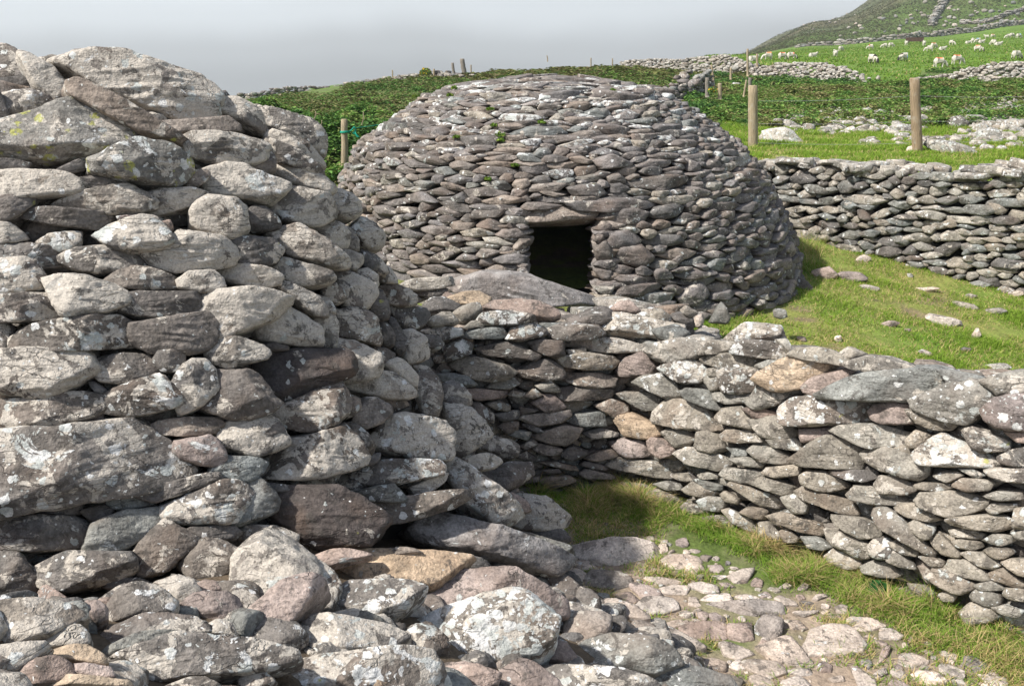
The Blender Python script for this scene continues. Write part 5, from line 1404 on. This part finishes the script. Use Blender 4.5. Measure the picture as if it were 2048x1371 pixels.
fp = [(924, 143, 118, 45, .10, 'dark thick leaning stake on the skyline left of the far hut', 929), (905, 143, 126, 45, .06, 'thinner leaning stake beside the dark thick one', 908), (868, 147, 138, 46, .04, 'short thin stake left of the leaning pair', 868),
 (942, 140, 130, 46, .03, 'short thin stake right of the leaning pair', 942), (785, 152, 140, 48, .03, 'thin stake on the left skyline, left of the yellow gorse', 785), (562, 206, 188, 33, .04, 'small stake in the bracken below the left skyline', 562),
 (1182, 128, 116, 50, .03, 'thin stake on the skyline above the hut roof', 1182), (1225, 130, 117, 50, .03, 'thin stake left of the long skyline wall', 1225), (1495, 145, 98, 40, .045, 'tall thin stake rising above the left pole', 1496),
 (1514, 128, 108, 46, .05, 'pale stake beside the leftmost sheep', 1515), (1423, 158, 130, 36, .04, 'leaning pale stake above the dark broken wall', 1428), (1440, 186, 167, 25, .05, 'short pale post in the bracken right of the hut roof', 1440),
 (1414, 182, 156, 26, .05, 'grey stake above the right shoulder of the hut', 1415), (1500, 170, 156, 27, .045, 'grey stick standing above the left pole', 1500), (1493, 182, 160, 27, .025, 'thin leaning stick above the left pole', 1488), (1462, 150, 136, 36, .04, 'small stake right of the leaning pale stake', 1462)]
for i, (u, vb, vt, y, r, l, ub) in enumerate(fp): post(u, vb, vt, y, r, l, M_GREY if i in (0, 1, 12, 13) else M_WOOD, seed=20+i, group='small field stakes', ub=ub, name='field_stake')
# ------------------------------------------------------------------ sheep
def wool(dye):
    m, nt, b = newmat('wool_'+dye[0]); tc = nt.nodes.new('ShaderNodeTexCoord'); s = nt.nodes.new('ShaderNodeSeparateXYZ'); nt.links.new(tc.outputs['Object'], s.inputs[0])
    n = noise(nt, tc.outputs['Object'], 14, 3, .6); c = mixc(nt, n, (.44, .40, .32), (.62, .58, .50))
    # dye mark on the back
    if dye[1]:
        k = mth(nt, 'MULTIPLY', mth(nt, 'GREATER_THAN', s.outputs[2], dye[4]), mth(nt, 'LESS_THAN', mth(nt, 'ABSOLUTE', mth(nt, 'SUBTRACT', s.outputs[0], dye[2])), dye[3]))
        c = mixc(nt, mth(nt, 'MULTIPLY', k, .85), c, dye[1])
    nt.links.new(c, b.inputs['Base Color']); bp = nt.nodes.new('ShaderNodeBump'); bp.inputs['Distance'].default_value = .03; nt.links.new(n, bp.inputs['Height']); nt.links.new(bp.outputs[0], b.inputs['Normal'])
    return m
M_FACE = plain('black_face', (.03, .028, .026), .8); M_FACEW = plain('white_face', (.60, .56, .48), .8)
import bmesh
def skin_mesh(name, nodes, edges, rads, sub=2):
    me = bpy.data.meshes.new(name); me.from_pydata(nodes, edges, []); o = bpy.data.objects.new(name, me); COL.objects.link(o)
    sk = o.modifiers.new('s', 'SKIN'); sk.use_smooth_shade = True
    for i, r in enumerate(rads):
        v = me.skin_vertices[0].data[i]; v.radius = r if isinstance(r, tuple) else (r, r); v.use_root = (i == 0)
    ss_ = o.modifiers.new('u', 'SUBSURF'); ss_.levels = sub; ss_.render_levels = sub
    dg = bpy.context.evaluated_depsgraph_get(); me2 = bpy.data.meshes.new_from_object(o.evaluated_get(dg)); bpy.data.objects.remove(o); me2.name = name
    me2.polygons.foreach_set('use_smooth', [True]*len(me2.polygons)); return me2
def sheep_mesh(pose):
    # x forward, metres; one continuous body
    if pose == 'lying':
        N = [(0, 0, .28), (-.32, 0, .26), (-.50, 0, .2), (.28, 0, .30), (.46, 0, .42), (.56, 0, .56), (.70, 0, .53), (.25, .16, .07), (.48, .18, .05), (.25, -.16, .07), (.48, -.18, .05), (-.30, .2, .08), (-.1, .26, .05), (-.30, -.2, .08), (-.1, -.26, .05), (.56, .10, .60), (.56, -.10, .60)]
    elif pose == 'grazing':
        N = [(0, 0, .58), (-.32, 0, .58), (-.50, 0, .54), (.28, 0, .58), (.48, 0, .46), (.60, 0, .26), (.70, 0, .08), (.26, .13, .32), (.28, .13, .03), (.24, -.13, .32), (.20, -.13, .03), (-.34, .13, .34), (-.40, .13, .03), (-.34, -.13, .34), (-.30, -.13, .03), (.60, .11, .30), (.60, -.11, .30)]
    else:
        N = [(0, 0, .58), (-.32, 0, .58), (-.50, 0, .54), (.28, 0, .59), (.46, 0, .72), (.55, 0, .86), (.70, 0, .80), (.26, .13, .32), (.27, .13, .03), (.26, -.13, .32), (.24, -.13, .03), (-.34, .13, .34), (-.38, .13, .03), (-.34, -.13, .34), (-.34, -.13, .03), (.54, .12, .88), (.54, -.12, .88)]
    E = [(0, 1), (1, 2), (0, 3), (3, 4), (4, 5), (5, 6), (3, 7), (7, 8), (3, 9), (9, 10), (1, 11), (11, 12), (1, 13), (13, 14), (5, 15), (5, 16)]
    Rr = [.25, .23, .10, .22, .13, .09, .055, .06, .028, .06, .028, .07, .03, .07, .03, .025, .025]
    return skin_mesh('sheep', N, E, Rr), N
DYES = [('plain', None, 0, 0, 0), ('orange', (.75, .20, .06), -.05, .22, .72), ('blue', (.10, .35, .70), -.38, .14, .35), ('red', (.62, .12, .08), .25, .12, .62), ('lightblue', (.25, .55, .75), .20, .16, .66)]
WOOL = [wool(d) for d in DYES]
SM = {}
for pose in ('grazing', 'lying', 'standing'):
    me, N = sheep_mesh(pose); SM[pose] = (me, N)
def sheep(u, v, y, pose, heading, dye, blackface, label, sc=.70):
    x = at_y(u, v, y)[0]; z = Ts(x, y); base, N = SM[pose]; me = base.copy(); me.materials.clear(); me.materials.append(WOOL[dye]); me.materials.append(M_FACE if blackface else M_FACEW)
    hx = np.array(N[5]); 
    for p in me.polygons:
        c = p.center
        if (c.x > N[5][0]-.02) or (pose != 'lying' and c.z < .20): p.material_index = 1
    o = bpy.data.objects.new('sheep', me); COL.objects.link(o); o.location = (x, y, z-.01); o.rotation_euler = (0, 0, heading); o.scale = (sc,)*3
    o['label'] = label; o['category'] = 'sheep'; o['group'] = 'sheep grazing in the bright green pasture'
SH = [ # u, v of feet, distance, pose, heading, dye, blackface, label
 (1505, 124, 66, 'lying', .3, 1, 0, 'sheep half hidden behind the field wall, far left of the flock'),
 (1535, 121, 72, 'grazing', 3.3, 1, 0, 'orange marked sheep grazing, second from the left of the flock'),
 (1565, 118, 76, 'grazing', .1, 1, 0, 'orange marked sheep grazing, third from the left of the flock'),
 (1582, 119, 76, 'grazing', 0, 3, 1, 'sheep with a dark head behind the tumbled wall, fourth from the left'),
 (1625, 113, 84, 'lying', .2, 1, 0, 'long orange backed sheep lying beside the far wall'),
 (1670, 114, 86, 'standing', 1.5, 0, 0, 'small white sheep seen end on, right of the long orange backed one'),
 (1681, 107, 120, 'grazing', .5, 0, 0, 'distant sheep close against the end of the far wall'),
 (1745, 126, 62, 'grazing', 5.1, 0, 1, 'black faced sheep grazing towards the camera in the near pasture'),
 (1740, 106, 118, 'grazing', 3.1, 3, 0, 'distant red marked sheep above the black faced one'),
 (1768, 103, 120, 'grazing', 3.2, 0, 0, 'left one of a distant pair under the far wall'),
 (1781, 102, 124, 'grazing', .1, 0, 0, 'right one of a distant pair under the far wall'),
 (1806, 122, 68, 'grazing', 3.6, 2, 1, 'sheep with a blue rump and dark head in the middle of the pasture'),
 (1811, 100, 130, 'standing', 1.5, 0, 0, 'small distant sheep just left of the dark trough'),
 (1879, 127, 58, 'grazing', .05, 1, 0, 'largest white sheep with an orange stripe, grazing in the near pasture'),
 (1914, 126, 62, 'grazing', .1, 1, 0, 'white sheep next to the heaped wall, right of the largest sheep'),
 (1847, 96, 120, 'standing', 1.4, 0, 0, 'distant sheep left of the tight cluster'),
 (1858, 103, 95, 'grazing', 2.9, 0, 0, 'front sheep of the tight cluster in the centre right'),
 (1867, 98, 105, 'grazing', .2, 1, 0, 'rear sheep of the tight cluster in the centre right'),
 (1884, 103, 98, 'lying', .1, 3, 0, 'sheep lying flat just right of the tight cluster'),
 (1903, 93, 118, 'grazing', 5.3, 0, 0, 'small sheep facing the camera above the flat lying one'),
 (1956, 103, 84, 'grazing', 5.6, 1, 1, 'dark nosed sheep grazing alone at the centre right'),
 (1935, 93, 120, 'lying', .2, 0, 0, 'leftmost sheep of the far group near the wall'),
 (1944, 91, 118, 'standing', 1.2, 3, 0, 'upright sheep in the far group near the wall'),
 (1955, 88, 120, 'grazing', 3.4, 4, 0, 'light blue marked sheep in the far group'),
 (1962, 90, 116, 'lying', .1, 0, 0, 'flat lying sheep under the light blue marked one'),
 (1986, 89, 104, 'grazing', 1.9, 0, 0, 'left sheep of the overlapping pair at the upper right'),
 (1996, 92, 100, 'lying', .1, 0, 0, 'right sheep of the overlapping pair at the upper right'),
 (1985, 79, 150, 'grazing', .2, 1, 0, 'far orange marked sheep above the overlapping pair'),
 (1973, 80, 150, 'standing', 3.0, 0, 0, 'tiny far sheep left of the far orange marked one'),
 (2015, 84, 128, 'grazing', 3.2, 0, 0, 'left one of the row of three at the upper right'),
 (2023, 81, 134, 'grazing', .2, 0, 0, 'middle one of the row of three at the upper right'),
 (2036, 84, 122, 'grazing', .2, 4, 0, 'right one of the row of three at the upper right'),
 (2033, 110, 66, 'grazing', .25, 0, 1, 'big white sheep at the right edge behind the heaped wall'),
 (1958, 38, 330, 'lying', .2, 0, 0, 'tiny white sheep alone on the lower hillside'),
 (1923, 47, 300, 'lying', .2, 0, 0, 'tiny white sheep near the climbing hillside wall')]
for s_ in SH: sheep(*s_)
# feed trough
tx = at_y(1828, 95, 150); tz = Ts(tx[0], 150)
tr = empty('feed_trough', (tx[0], 150, tz), label='dark rust brown feed trough among the distant sheep', category='trough')
M_RUST = plain('rusty_metal', (.10, .055, .04), .7, 3, .4)
def boxm(name, x0, x1, y0, y1, z0, z1, mat, parent):
    V = np.array([[x, y, z] for z in (z0, z1) for y in (y0, y1) for x in (x0, x1)], float); Q = [[0, 2, 3, 1], [4, 5, 7, 6], [0, 1, 5, 4], [2, 6, 7, 3], [0, 4, 6, 2], [1, 3, 7, 5]]
    return link(name, mesh_np(name, V, Q, None, None, False), mat, parent)
boxm('side_panel', -1.1, 1.1, -.5, -.44, .25, .8, M_RUST, tr); boxm('side_panel', -1.1, 1.1, .44, .5, .25, .8, M_RUST, tr); boxm('bottom', -1.1, 1.1, -.44, .44, .25, .32, M_RUST, tr)
for x in (-1.0, 1.0):
    for y in (-.45, .39): boxm('leg', x-.05, x+.05, y, y+.06, 0, .25, M_RUST, tr)
# ------------------------------------------------------------------ grass and bracken
def blades(name, X, Y, Z, H, Wd, tint, bend, seed, label, cat='grass', seg=3, mat=None, nrm_off=None):
    rs = np.random.RandomState(seed); n = len(X); a = rs.uniform(0, 2*math.pi, n); b_ = a+rs.uniform(1.0, 2.1, n)
    bx, by = np.cos(b_)*bend*H, np.sin(b_)*bend*H; V = []; 
    for k in range(seg):
        t = k/seg; wx = Wd*(1-t*.75)/2
        cx = X+bx*t*t; cy = Y+by*t*t; cz = Z+H*t*(1-.25*t*np.minimum(bend, 1.5))
        V.append(np.stack([cx-np.cos(a)*wx, cy-np.sin(a)*wx, cz], 1)); V.append(np.stack([cx+np.cos(a)*wx, cy+np.sin(a)*wx, cz], 1))
    V.append(np.stack([X+bx, Y+by, Z+H*(1-.25*np.minimum(bend, 1.5))], 1))
    m = 2*seg+1; VV = np.stack(V, 1).reshape(-1, 3); base = np.arange(n)*m
    Q = np.concatenate([np.stack([base+2*k, base+2*k+1, base+2*k+3, base+2*k+2], 1) for k in range(seg-1)]) if seg > 1 else None
    T3 = np.stack([base+2*seg-2, base+2*seg-1, base+2*seg], 1)
    o = np.array([X.mean(), Y.mean(), Z.mean()])
    ob = link(name, mesh_np(name, VV-o, Q, T3, {'tint': np.repeat(tint, m, 0)}, False), mat, None, kind='stuff', label=label, category=cat); ob.location = o
    return ob
M_BLADE = vcol_material('grass_blade', (), .35, 0)
def tints(n, seed, straw, g1=(.13, .25, .025), g2=(.25, .36, .05), st=(.55, .43, .20)):
    rs = np.random.RandomState(seed); t = rs.rand(n, 1); c = np.array(g1)*(1-t)+np.array(g2)*t
    s = (rs.rand(n) < straw)[:, None]; c = np.where(s, np.array(st)*rs.uniform(.6, 1.15, (n, 1)), c); return c
rs = np.random.RandomState(404)
# court grass: a strip under the low wall, the corner, and tufts between the paving
N = 330000
X = rs.uniform(.1, 3.6, N); Y = rs.uniform(2.6, 7.0, N)
a = (X-WC[0])*nRb[0]+(Y-WC[1])*nRb[1]; b = (X-WC[0])*nLb[0]+(Y-WC[1])*nLb[1]; Zt = T(X, Y)
n1 = fbm2(X*1.7, Y*1.7, 51, 3); n2 = fbm2(X*5.5, Y*5.5, 53, 2)
dens = np.clip(.02+n2*1.3+n1*.7, 0, 1)*.75
dens = np.maximum(dens, sstep(a+n1*.4+n2*.2, -.46, -.18)*np.clip(.7+n2*.8, .15, 1)); dens = np.maximum(dens, sstep(b+n1*.3, -.6, -.3)*np.clip(.75+n2*.6, .2, 1))
ok = (a < .05) & (b < .02) & (Zt < .11) & (rs.rand(N) < dens)
for lo, hi in PAV:
    c = (lo+hi)/2; h = (hi-lo)/2*.93; ok &= (((X-c[0])/h[0])**2+((Y-c[1])/h[1])**2 > 1) | ((rs.rand(N) < .04))
X, Y, Zt, a, b, n1, n2 = [q[ok] for q in (X, Y, Zt, a, b, n1, n2)]; n = len(X)
tall = np.maximum(sstep(a, -.42, -.1)*.8, sstep(b, -.5, -.1))*(.5+np.clip(n2*1.6, 0, 1))
H = rs.uniform(.014, .05, n)*(1+tall*1.9)*(1+.9*n2)
straw = np.clip(.16+n1*.9+n2*.5+tall*.1, .08, .85); c = tints(n, 1, 0); c2 = tints(n, 2, 1.0)
c = np.where((rs.rand(n) < straw)[:, None], c2, c)
blades('grass', X, Y, Zt-.004, H, np.full(n, .0058), c, rs.uniform(.5, 1.6, n), 5, 'green and straw coloured grass between the paving and along the wall foot', seg=3, mat=M_BLADE)
print('court blades', n)
# slope and terrace grass
def field(name, N, xr, yr, seed, hr, wd, dn, straw, label, mask=None, g1=(.14, .26, .022), g2=(.26, .36, .045)):
    rs = np.random.RandomState(seed); X = rs.uniform(*xr, N); Y = yr[0]*(yr[1]/yr[0])**rs.rand(N)
    s = X/Y; ok = (s > -.62) & (s < .62)
    if mask is not None: ok &= mask(X, Y)
    X, Y = X[ok], Y[ok]; Z = T(X, Y); n1 = fbm2(X*2.2, Y*2.2, seed+1, 4); n = len(X)
    ok = rs.rand(n) < np.clip(dn+n1*1.2, .08, 1); X, Y, Z, n1 = X[ok], Y[ok], Z[ok], n1[ok]; n = len(X)
    c = np.where((rs.rand(n) < np.clip(straw-n1*1.0, .03, .85))[:, None], tints(n, 3, 1.0), tints(n, 4, 0, g1, g2))
    blades(name, X, Y, Z-.005, rs.uniform(*hr, n)*(1+1.3*n1), np.full(n, wd), c, rs.uniform(.5, 1.5, n), seed+7, label, seg=2, mat=M_BLADE)
def m_slope(X, Y):
    a = (X-WC[0])*nRb[0]+(Y-WC[1])*nRb[1]; b = (X-WC[0])*nLb[0]+(Y-WC[1])*nLb[1]; df = (X-FA[0])*nFb[0]+(Y-FA[1])*nFb[1]
    return (np.maximum(a, b) > .6) & ((df < .1) | (X < FA[0])) & (np.hypot(X-HUT2[0], Y-HUT2[1]) > 2.5) & (np.hypot(X-HUT1[0], Y-HUT1[1]) > 2.7) & (Y < 12.5) & (X > .3)
field('grass', 330000, (.3, 7.5), (6.0, 12.5), 60, (.018, .055), .007, .62, .30, 'short bright grass on the slope between the low wall and the far wall', m_slope)
def m_ter(X, Y):
    df = (X-FA[0])*nFb[0]+(Y-FA[1])*nFb[1]; return (np.where(X > FA[0], df, Y-12.9) > .45)
field('grass', 420000, (-5, 15), (12, 23.5), 62, (.03, .09), .012, .8, .22, 'longer grass on the bank above the far wall', m_ter)
# tufts of long pale grass: hut foot, corner, wall foot, right-hand bottom corner
rs = np.random.RandomState(9); XX = []; YY = []; HH = []; CC = []
tf_ = [(1150, 985, .16, 90, .5), (1200, 1000, .2, 90, .6), (1270, 1010, .24, 160, .75), (1310, 1025, .22, 120, .6), (1330, 1000, .18, 60, .7), (1395, 1060, .12, 60, .8), (1500, 1080, .14, 80, .6), (1560, 1100, .12, 60, .5), (1610, 1110, .13, 60, .5), (1700, 1135, .12, 60, .5), (1760, 1150, .15, 70, .4),
      (1830, 1175, .2, 130, .35), (1870, 1210, .24, 160, .45), (1900, 1240, .2, 100, .5), (1950, 1290, .18, 80, .7), (2010, 1330, .16, 90, .6), (1880, 1300, .12, 60, .5), (1650, 1290, .10, 60, .5), (1690, 1300, .09, 50, .5), (1960, 1350, .12, 60, .7), (1780, 1340, .08, 40, .4), (1560, 1250, .06, 50, .3)]
for (u, v, h, n, s_) in tf_:
    p = ghit(u, v, 2, 12); XX.append(p[0]+rs.normal(0, .055, n)); YY.append(p[1]+rs.normal(0, .055, n)); HH.append(.78*h*rs.uniform(.35, 1.15, n)); CC.append(tints(n, int(u), s_))
for (u, v, h, n, s_) in ((1640, 480, .16, 260, .35), (1610, 500, .2, 260, .6), (1625, 530, .14, 200, .5), (1600, 545, .1, 150, .3), (1460, 625, .12, 160, .4), (1480, 640, .08, 120, .2), (1430, 650, .08, 120, .2)):
    p = ghit(u, v, 5, 30); XX.append(p[0]+rs.normal(0, .16, n)); YY.append(p[1]+rs.normal(0, .16, n)); HH.append(h*rs.uniform(.35, 1.15, n)); CC.append(tints(n, int(u), s_))
XX, YY, HH, CC = map(np.concatenate, (XX, YY, HH, CC)); ZZ = T(XX, YY)
blades('long_grass', XX, YY, ZZ-.01, HH, np.full(len(XX), .0048), CC, rs.uniform(.35, 1.3, len(XX)), 77, 'tufts of long green and straw grass at the wall foot', seg=4, mat=M_BLADE)
def proj(X, Y, Z):
    r = np.stack([X, Y, Z-3.0], 1); d = r@FW; return 1024+FPX*(r@RT)/d, 685.5-FPX*(r@UP)/d
def clear_of_rocks(X, Y):
    u, v = proj(X, Y, T(X, Y)+.1); rs = np.random.RandomState(1); e = fbm2(X*.8, Y*.8, 77, 2)*18
    m = ((u > 1560) & (u < 1870) & (v+e > 208) & (v+e < 268)) | ((u > 1895) & (v+e > 190) & (v+e < 300)); return ~m | (rs.rand(len(X)) < .22)
# bracken and heather beyond the fence
M_LEAF = vcol_material('bracken_leaf', (), .25, 0)
def bracken(N, yr, sr, seed, size, label, cols, mask=None, hmax=.5):
    rs = np.random.RandomState(seed); Y = yr[0]*(yr[1]/yr[0])**rs.rand(N); s = rs.uniform(*sr, N); X = s*Y
    n1 = fbm2(X*1.1, Y*.8, seed, 3); n0 = fbm2(X*.25, Y*.25, seed+2, 2); 
    ok = rs.rand(N) < np.clip(.55+n1*1.1+n0*.7, .06, 1)
    if mask is not None: ok &= mask(X, Y)
    X, Y, n1, n0 = X[ok], Y[ok], n1[ok], n0[ok]; n = len(X); Z = T(X, Y)
    top = np.clip(.35+n1*.9, .08, 1)*hmax; Zc = Z+top*rs.rand(n)**.6
    # each clump leaf: a drooping rhombus with a notched outline
    az = rs.uniform(0, 6.283, n); L = size*rs.uniform(.6, 1.5, n)*(Y/20)**.55; dx, dy = np.cos(az), np.sin(az); dz = rs.uniform(-.5, .45, n); w_ = L*rs.uniform(.22, .42, n)
    V = np.stack([np.stack([X, Y, Zc], 1), np.stack([X+dx*L*.5-dy*w_, Y+dy*L*.5+dx*w_, Zc+dz*L*.5+.1*L], 1), np.stack([X+dx*L, Y+dy*L, Zc+dz*L-.15*L], 1), np.stack([X+dx*L*.5+dy*w_, Y+dy*L*.5-dx*w_, Zc+dz*L*.5+.05*L], 1)], 1).reshape(-1, 3)
    q = np.arange(n)[:, None]*4+np.arange(4); cc = np.array(cols); n3 = fbm2(X*2.6, Y*2.0, seed+5, 2); k = np.clip((n0*.8+n3*.8+.5+rs.normal(0, .26, n))*(len(cols)-1), 0, len(cols)-1.001); i = k.astype(int); f = (k-i)[:, None]
    c = (cc[i]*(1-f)+cc[i+1]*f)*rs.uniform(.65, 1.3, (n, 1)); o = np.array([X.mean(), Y.mean(), Z.mean()])
    ob = link('bracken', mesh_np('bracken', V-o, q, None, {'tint': np.repeat(c, 4, 0)}, False), M_LEAF, None, kind='stuff', label=label, category='bracken'); ob.location = o
G = [(.06, .135, .035), (.09, .19, .042), (.13, .25, .05), (.19, .29, .06), (.22, .21, .085)]
Gh = [(.07, .15, .03), (.11, .17, .045), (.16, .17, .06), (.17, .14, .07), (.15, .23, .05), (.10, .19, .035)]
bracken(560000, (21, 46), (.17, .60), 301, .075, 'green bracken covering the rough ground behind the posts', G, mask=lambda X, Y: clear_of_rocks(X, Y) & ~((Y > 39) & (X/Y > .335) & (X/Y < .395)), hmax=.42)
bracken(240000, (12.7, 20), (-.52, -.12), 302, .075, 'deep green ferns on the bank behind the near hut', G, hmax=.75)
bracken(230000, (18, 46), (-.33, .20), 303, .09, 'brownish heather and bracken on the bank behind the huts', Gh, mask=lambda X, Y: ~((Y > 36) & (X/Y < -.16)), hmax=.32)
bracken(60000, (40, 58), (-.1, .26), 304, .14, 'rough grassy scrub on the skyline behind the far hut', [(.09, .13, .03), (.16, .17, .05), (.20, .17, .08), (.10, .14, .03)], hmax=.35)
bracken(14000, (52, 58), (.18, .56), 305, .10, 'dark scrub fringe at the lower edge of the pasture', G, mask=lambda X, Y: (np.abs(fbm2(X*.3, Y*.3, 9, 2)) > .25) & ~((X/Y > .33) & (X/Y < .40)), hmax=.3)
# heath texture on the hill
bracken(160000, (235, 620), (.2, .60), 306, .12, 'brown heather tufts over the hillside', [(.11, .10, .048), (.12, .12, .05), (.10, .14, .045), (.14, .125, .06)], hmax=.7)
# gorse, small ferns on the hut
M_FLOWER = plain('gorse_flower', (.65, .42, .01), .7)
def sprig(p, r, n, cols, seed, name, label, leaf=.02, flowers=0, up=.5):
    rs = np.random.RandomState(seed); root = empty(name, p, label=label, category='plant')
    def leaves(k, nm, mat, cl, rr, sz):
        D = rs.normal(size=(k, 3)); D /= np.linalg.norm(D, axis=1)[:, None]; C = D*rr*rs.rand(k, 1)**.4; C[:, 2] = np.abs(C[:, 2])*up*2
        a = rs.normal(size=(k, 3)); a /= np.linalg.norm(a, axis=1)[:, None]; b = np.cross(a, rs.normal(size=(k, 3))); b /= np.linalg.norm(b, axis=1)[:, None]
        V = np.stack([C-a*sz, C+b*sz*.45, C+a*sz, C-b*sz*.45], 1).reshape(-1, 3); q = np.arange(k)[:, None]*4+np.arange(4)
        cc = np.array(cl)[rs.randint(len(cl), size=k)]*rs.uniform(.7, 1.3, (k, 1))
        link(nm, mesh_np(nm, V, q, None, {'tint': np.repeat(cc, 4, 0)}, False), mat, root)
    leaves(n, 'leaves', M_LEAF, cols, r, leaf)
    if flowers: leaves(flowers, 'flowers', M_FLOWER, [(1, 1, 1)], r*1.05, leaf*.7)
p = at_y(851, 149, 45.5); sprig(p, .28, 500, G, 1, 'gorse_bush', 'small gorse bush in yellow flower on the left skyline', .06, 160)
p = at_y(1425, 184, 25); sprig(p, .12, 120, G, 2, 'gorse_bush', 'tiny yellow flowered plant right of the hut roof', .04, 40)
fern = [(.08, .16, .02), (.13, .22, .03), (.19, .26, .04)]
for i, (u, v, l) in enumerate(((912, 188, 'topmost fern sprig on the left of the hut roof'), (903, 203, 'small fern left of the white roof stones'), (983, 230, 'fern beside the white stone above the doorway'), (990, 262, 'middle fern growing from the stones above the doorway'),
        (1003, 282, 'largest fern tumbling between stones above the doorway'), (1004, 292, 'lower tip fern hanging above the doorway'), (918, 285, 'fern on the left face of the far hut'), (1032, 338, 'fern under a flat stone above the lintel'), (980, 365, 'dark fern in a joint above and left of the doorway'), (1083, 256, 'small green tuft right of the white stones'), (836, 204, 'green tuft on the upper left of the hut roof'), (1222, 194, 'yellow green tuft on the right of the hut roof'))):
    q, g = hit(F_hut2, u, v, 6, 14); sprig(q+g*.06, (.038+.02*(i == 4)), 60, fern, 50+i, 'fern', l, .017, 0, .3)
p = ghit(1755, 1190, 3, 8); sprig(p, .07, 240, [(.02, .09, .02), (.04, .13, .03)], 71, 'thistle', 'dark green thistle in the grass near the wall foot', .03, 0, .6)
p = ghit(1315, 1285, 3, 8); sprig(p, .05, 160, [(.05, .16, .02), (.10, .25, .03)], 72, 'weed', 'small bright weed in the shade of the long narrow slab', .014, 0, .4)
# dry flower stalks in the bracken at the left
rs = np.random.RandomState(8)
for i, (u, v0, v1, y) in enumerate(((628, 238, 222, 15), (723, 250, 222, 15), (640, 252, 240, 15), (560, 205, 190, 30), (1095, 124, 110, 48))):
    a_, b_ = at_y(u, v0, y), at_y(u+rs.uniform(-3, 3), v1, y); P = [a_+(b_-a_)*t+np.array([math.sin(t*3)*.02, 0, 0]) for t in np.linspace(0, 1, 6)]
    V, Q, T3 = tube(P, [.008*y/15]*5+[.004], 5); o = link('dry_stalk', mesh_np('dry_stalk', V-a_, Q, T3), M_WOOD, None, category='plant', group='dry stalks',
        label=['thin dry stalk in the ferns nearest the near hut', 'tall dry stalk in the ferns right of the roped post', 'short dry stalk beside the nearest one', 'dry stalk at the foot of the small stake', 'pale dry plant stalk on the skyline above the hut roof'][i]); o.location = a_

def m_past(X, Y): 
    s = X/Y; return (s > .185) & ((Y > 56) | ((s > .335) & (s < .395) & (Y > 41)))
field('pasture_grass', 260000, (7, 110), (41, 190), 91, (.07, .16), .07, .55, .10, 'bright tussocky grass of the sheep pasture', m_past, (.10, .20, .02), (.19, .29, .035))
# ------------------------------------------------------------------ damp air thickening with distance
def haze():
    x0, x1, y0, y1, z0, z1 = -1700, 1700, -60, 1500, -70, 420
    V = np.array([[x, y, z] for z in (z0, z1) for y in (y0, y1) for x in (x0, x1)], float); Q = [[0, 2, 3, 1], [4, 5, 7, 6], [0, 1, 5, 4], [2, 6, 7, 3], [0, 4, 6, 2], [1, 3, 7, 5]]
    m = bpy.data.materials.new('haze'); m.use_nodes = True; nt = m.node_tree; nt.nodes.clear()
    out = nt.nodes.new('ShaderNodeOutputMaterial'); v = nt.nodes.new('ShaderNodeVolumePrincipled')
    v.inputs['Color'].default_value = (.90, .96, .97, 1); v.inputs['Density'].default_value = HAZE_DENSITY; v.inputs['Anisotropy'].default_value = .2
    nt.links.new(v.outputs[0], out.inputs['Volume'])
    link('haze', mesh_np('haze', V, Q, None, None, False), m, None, kind='stuff', label='thin damp haze in the air', category='haze')
HAZE_DENSITY = 0.00045
haze()
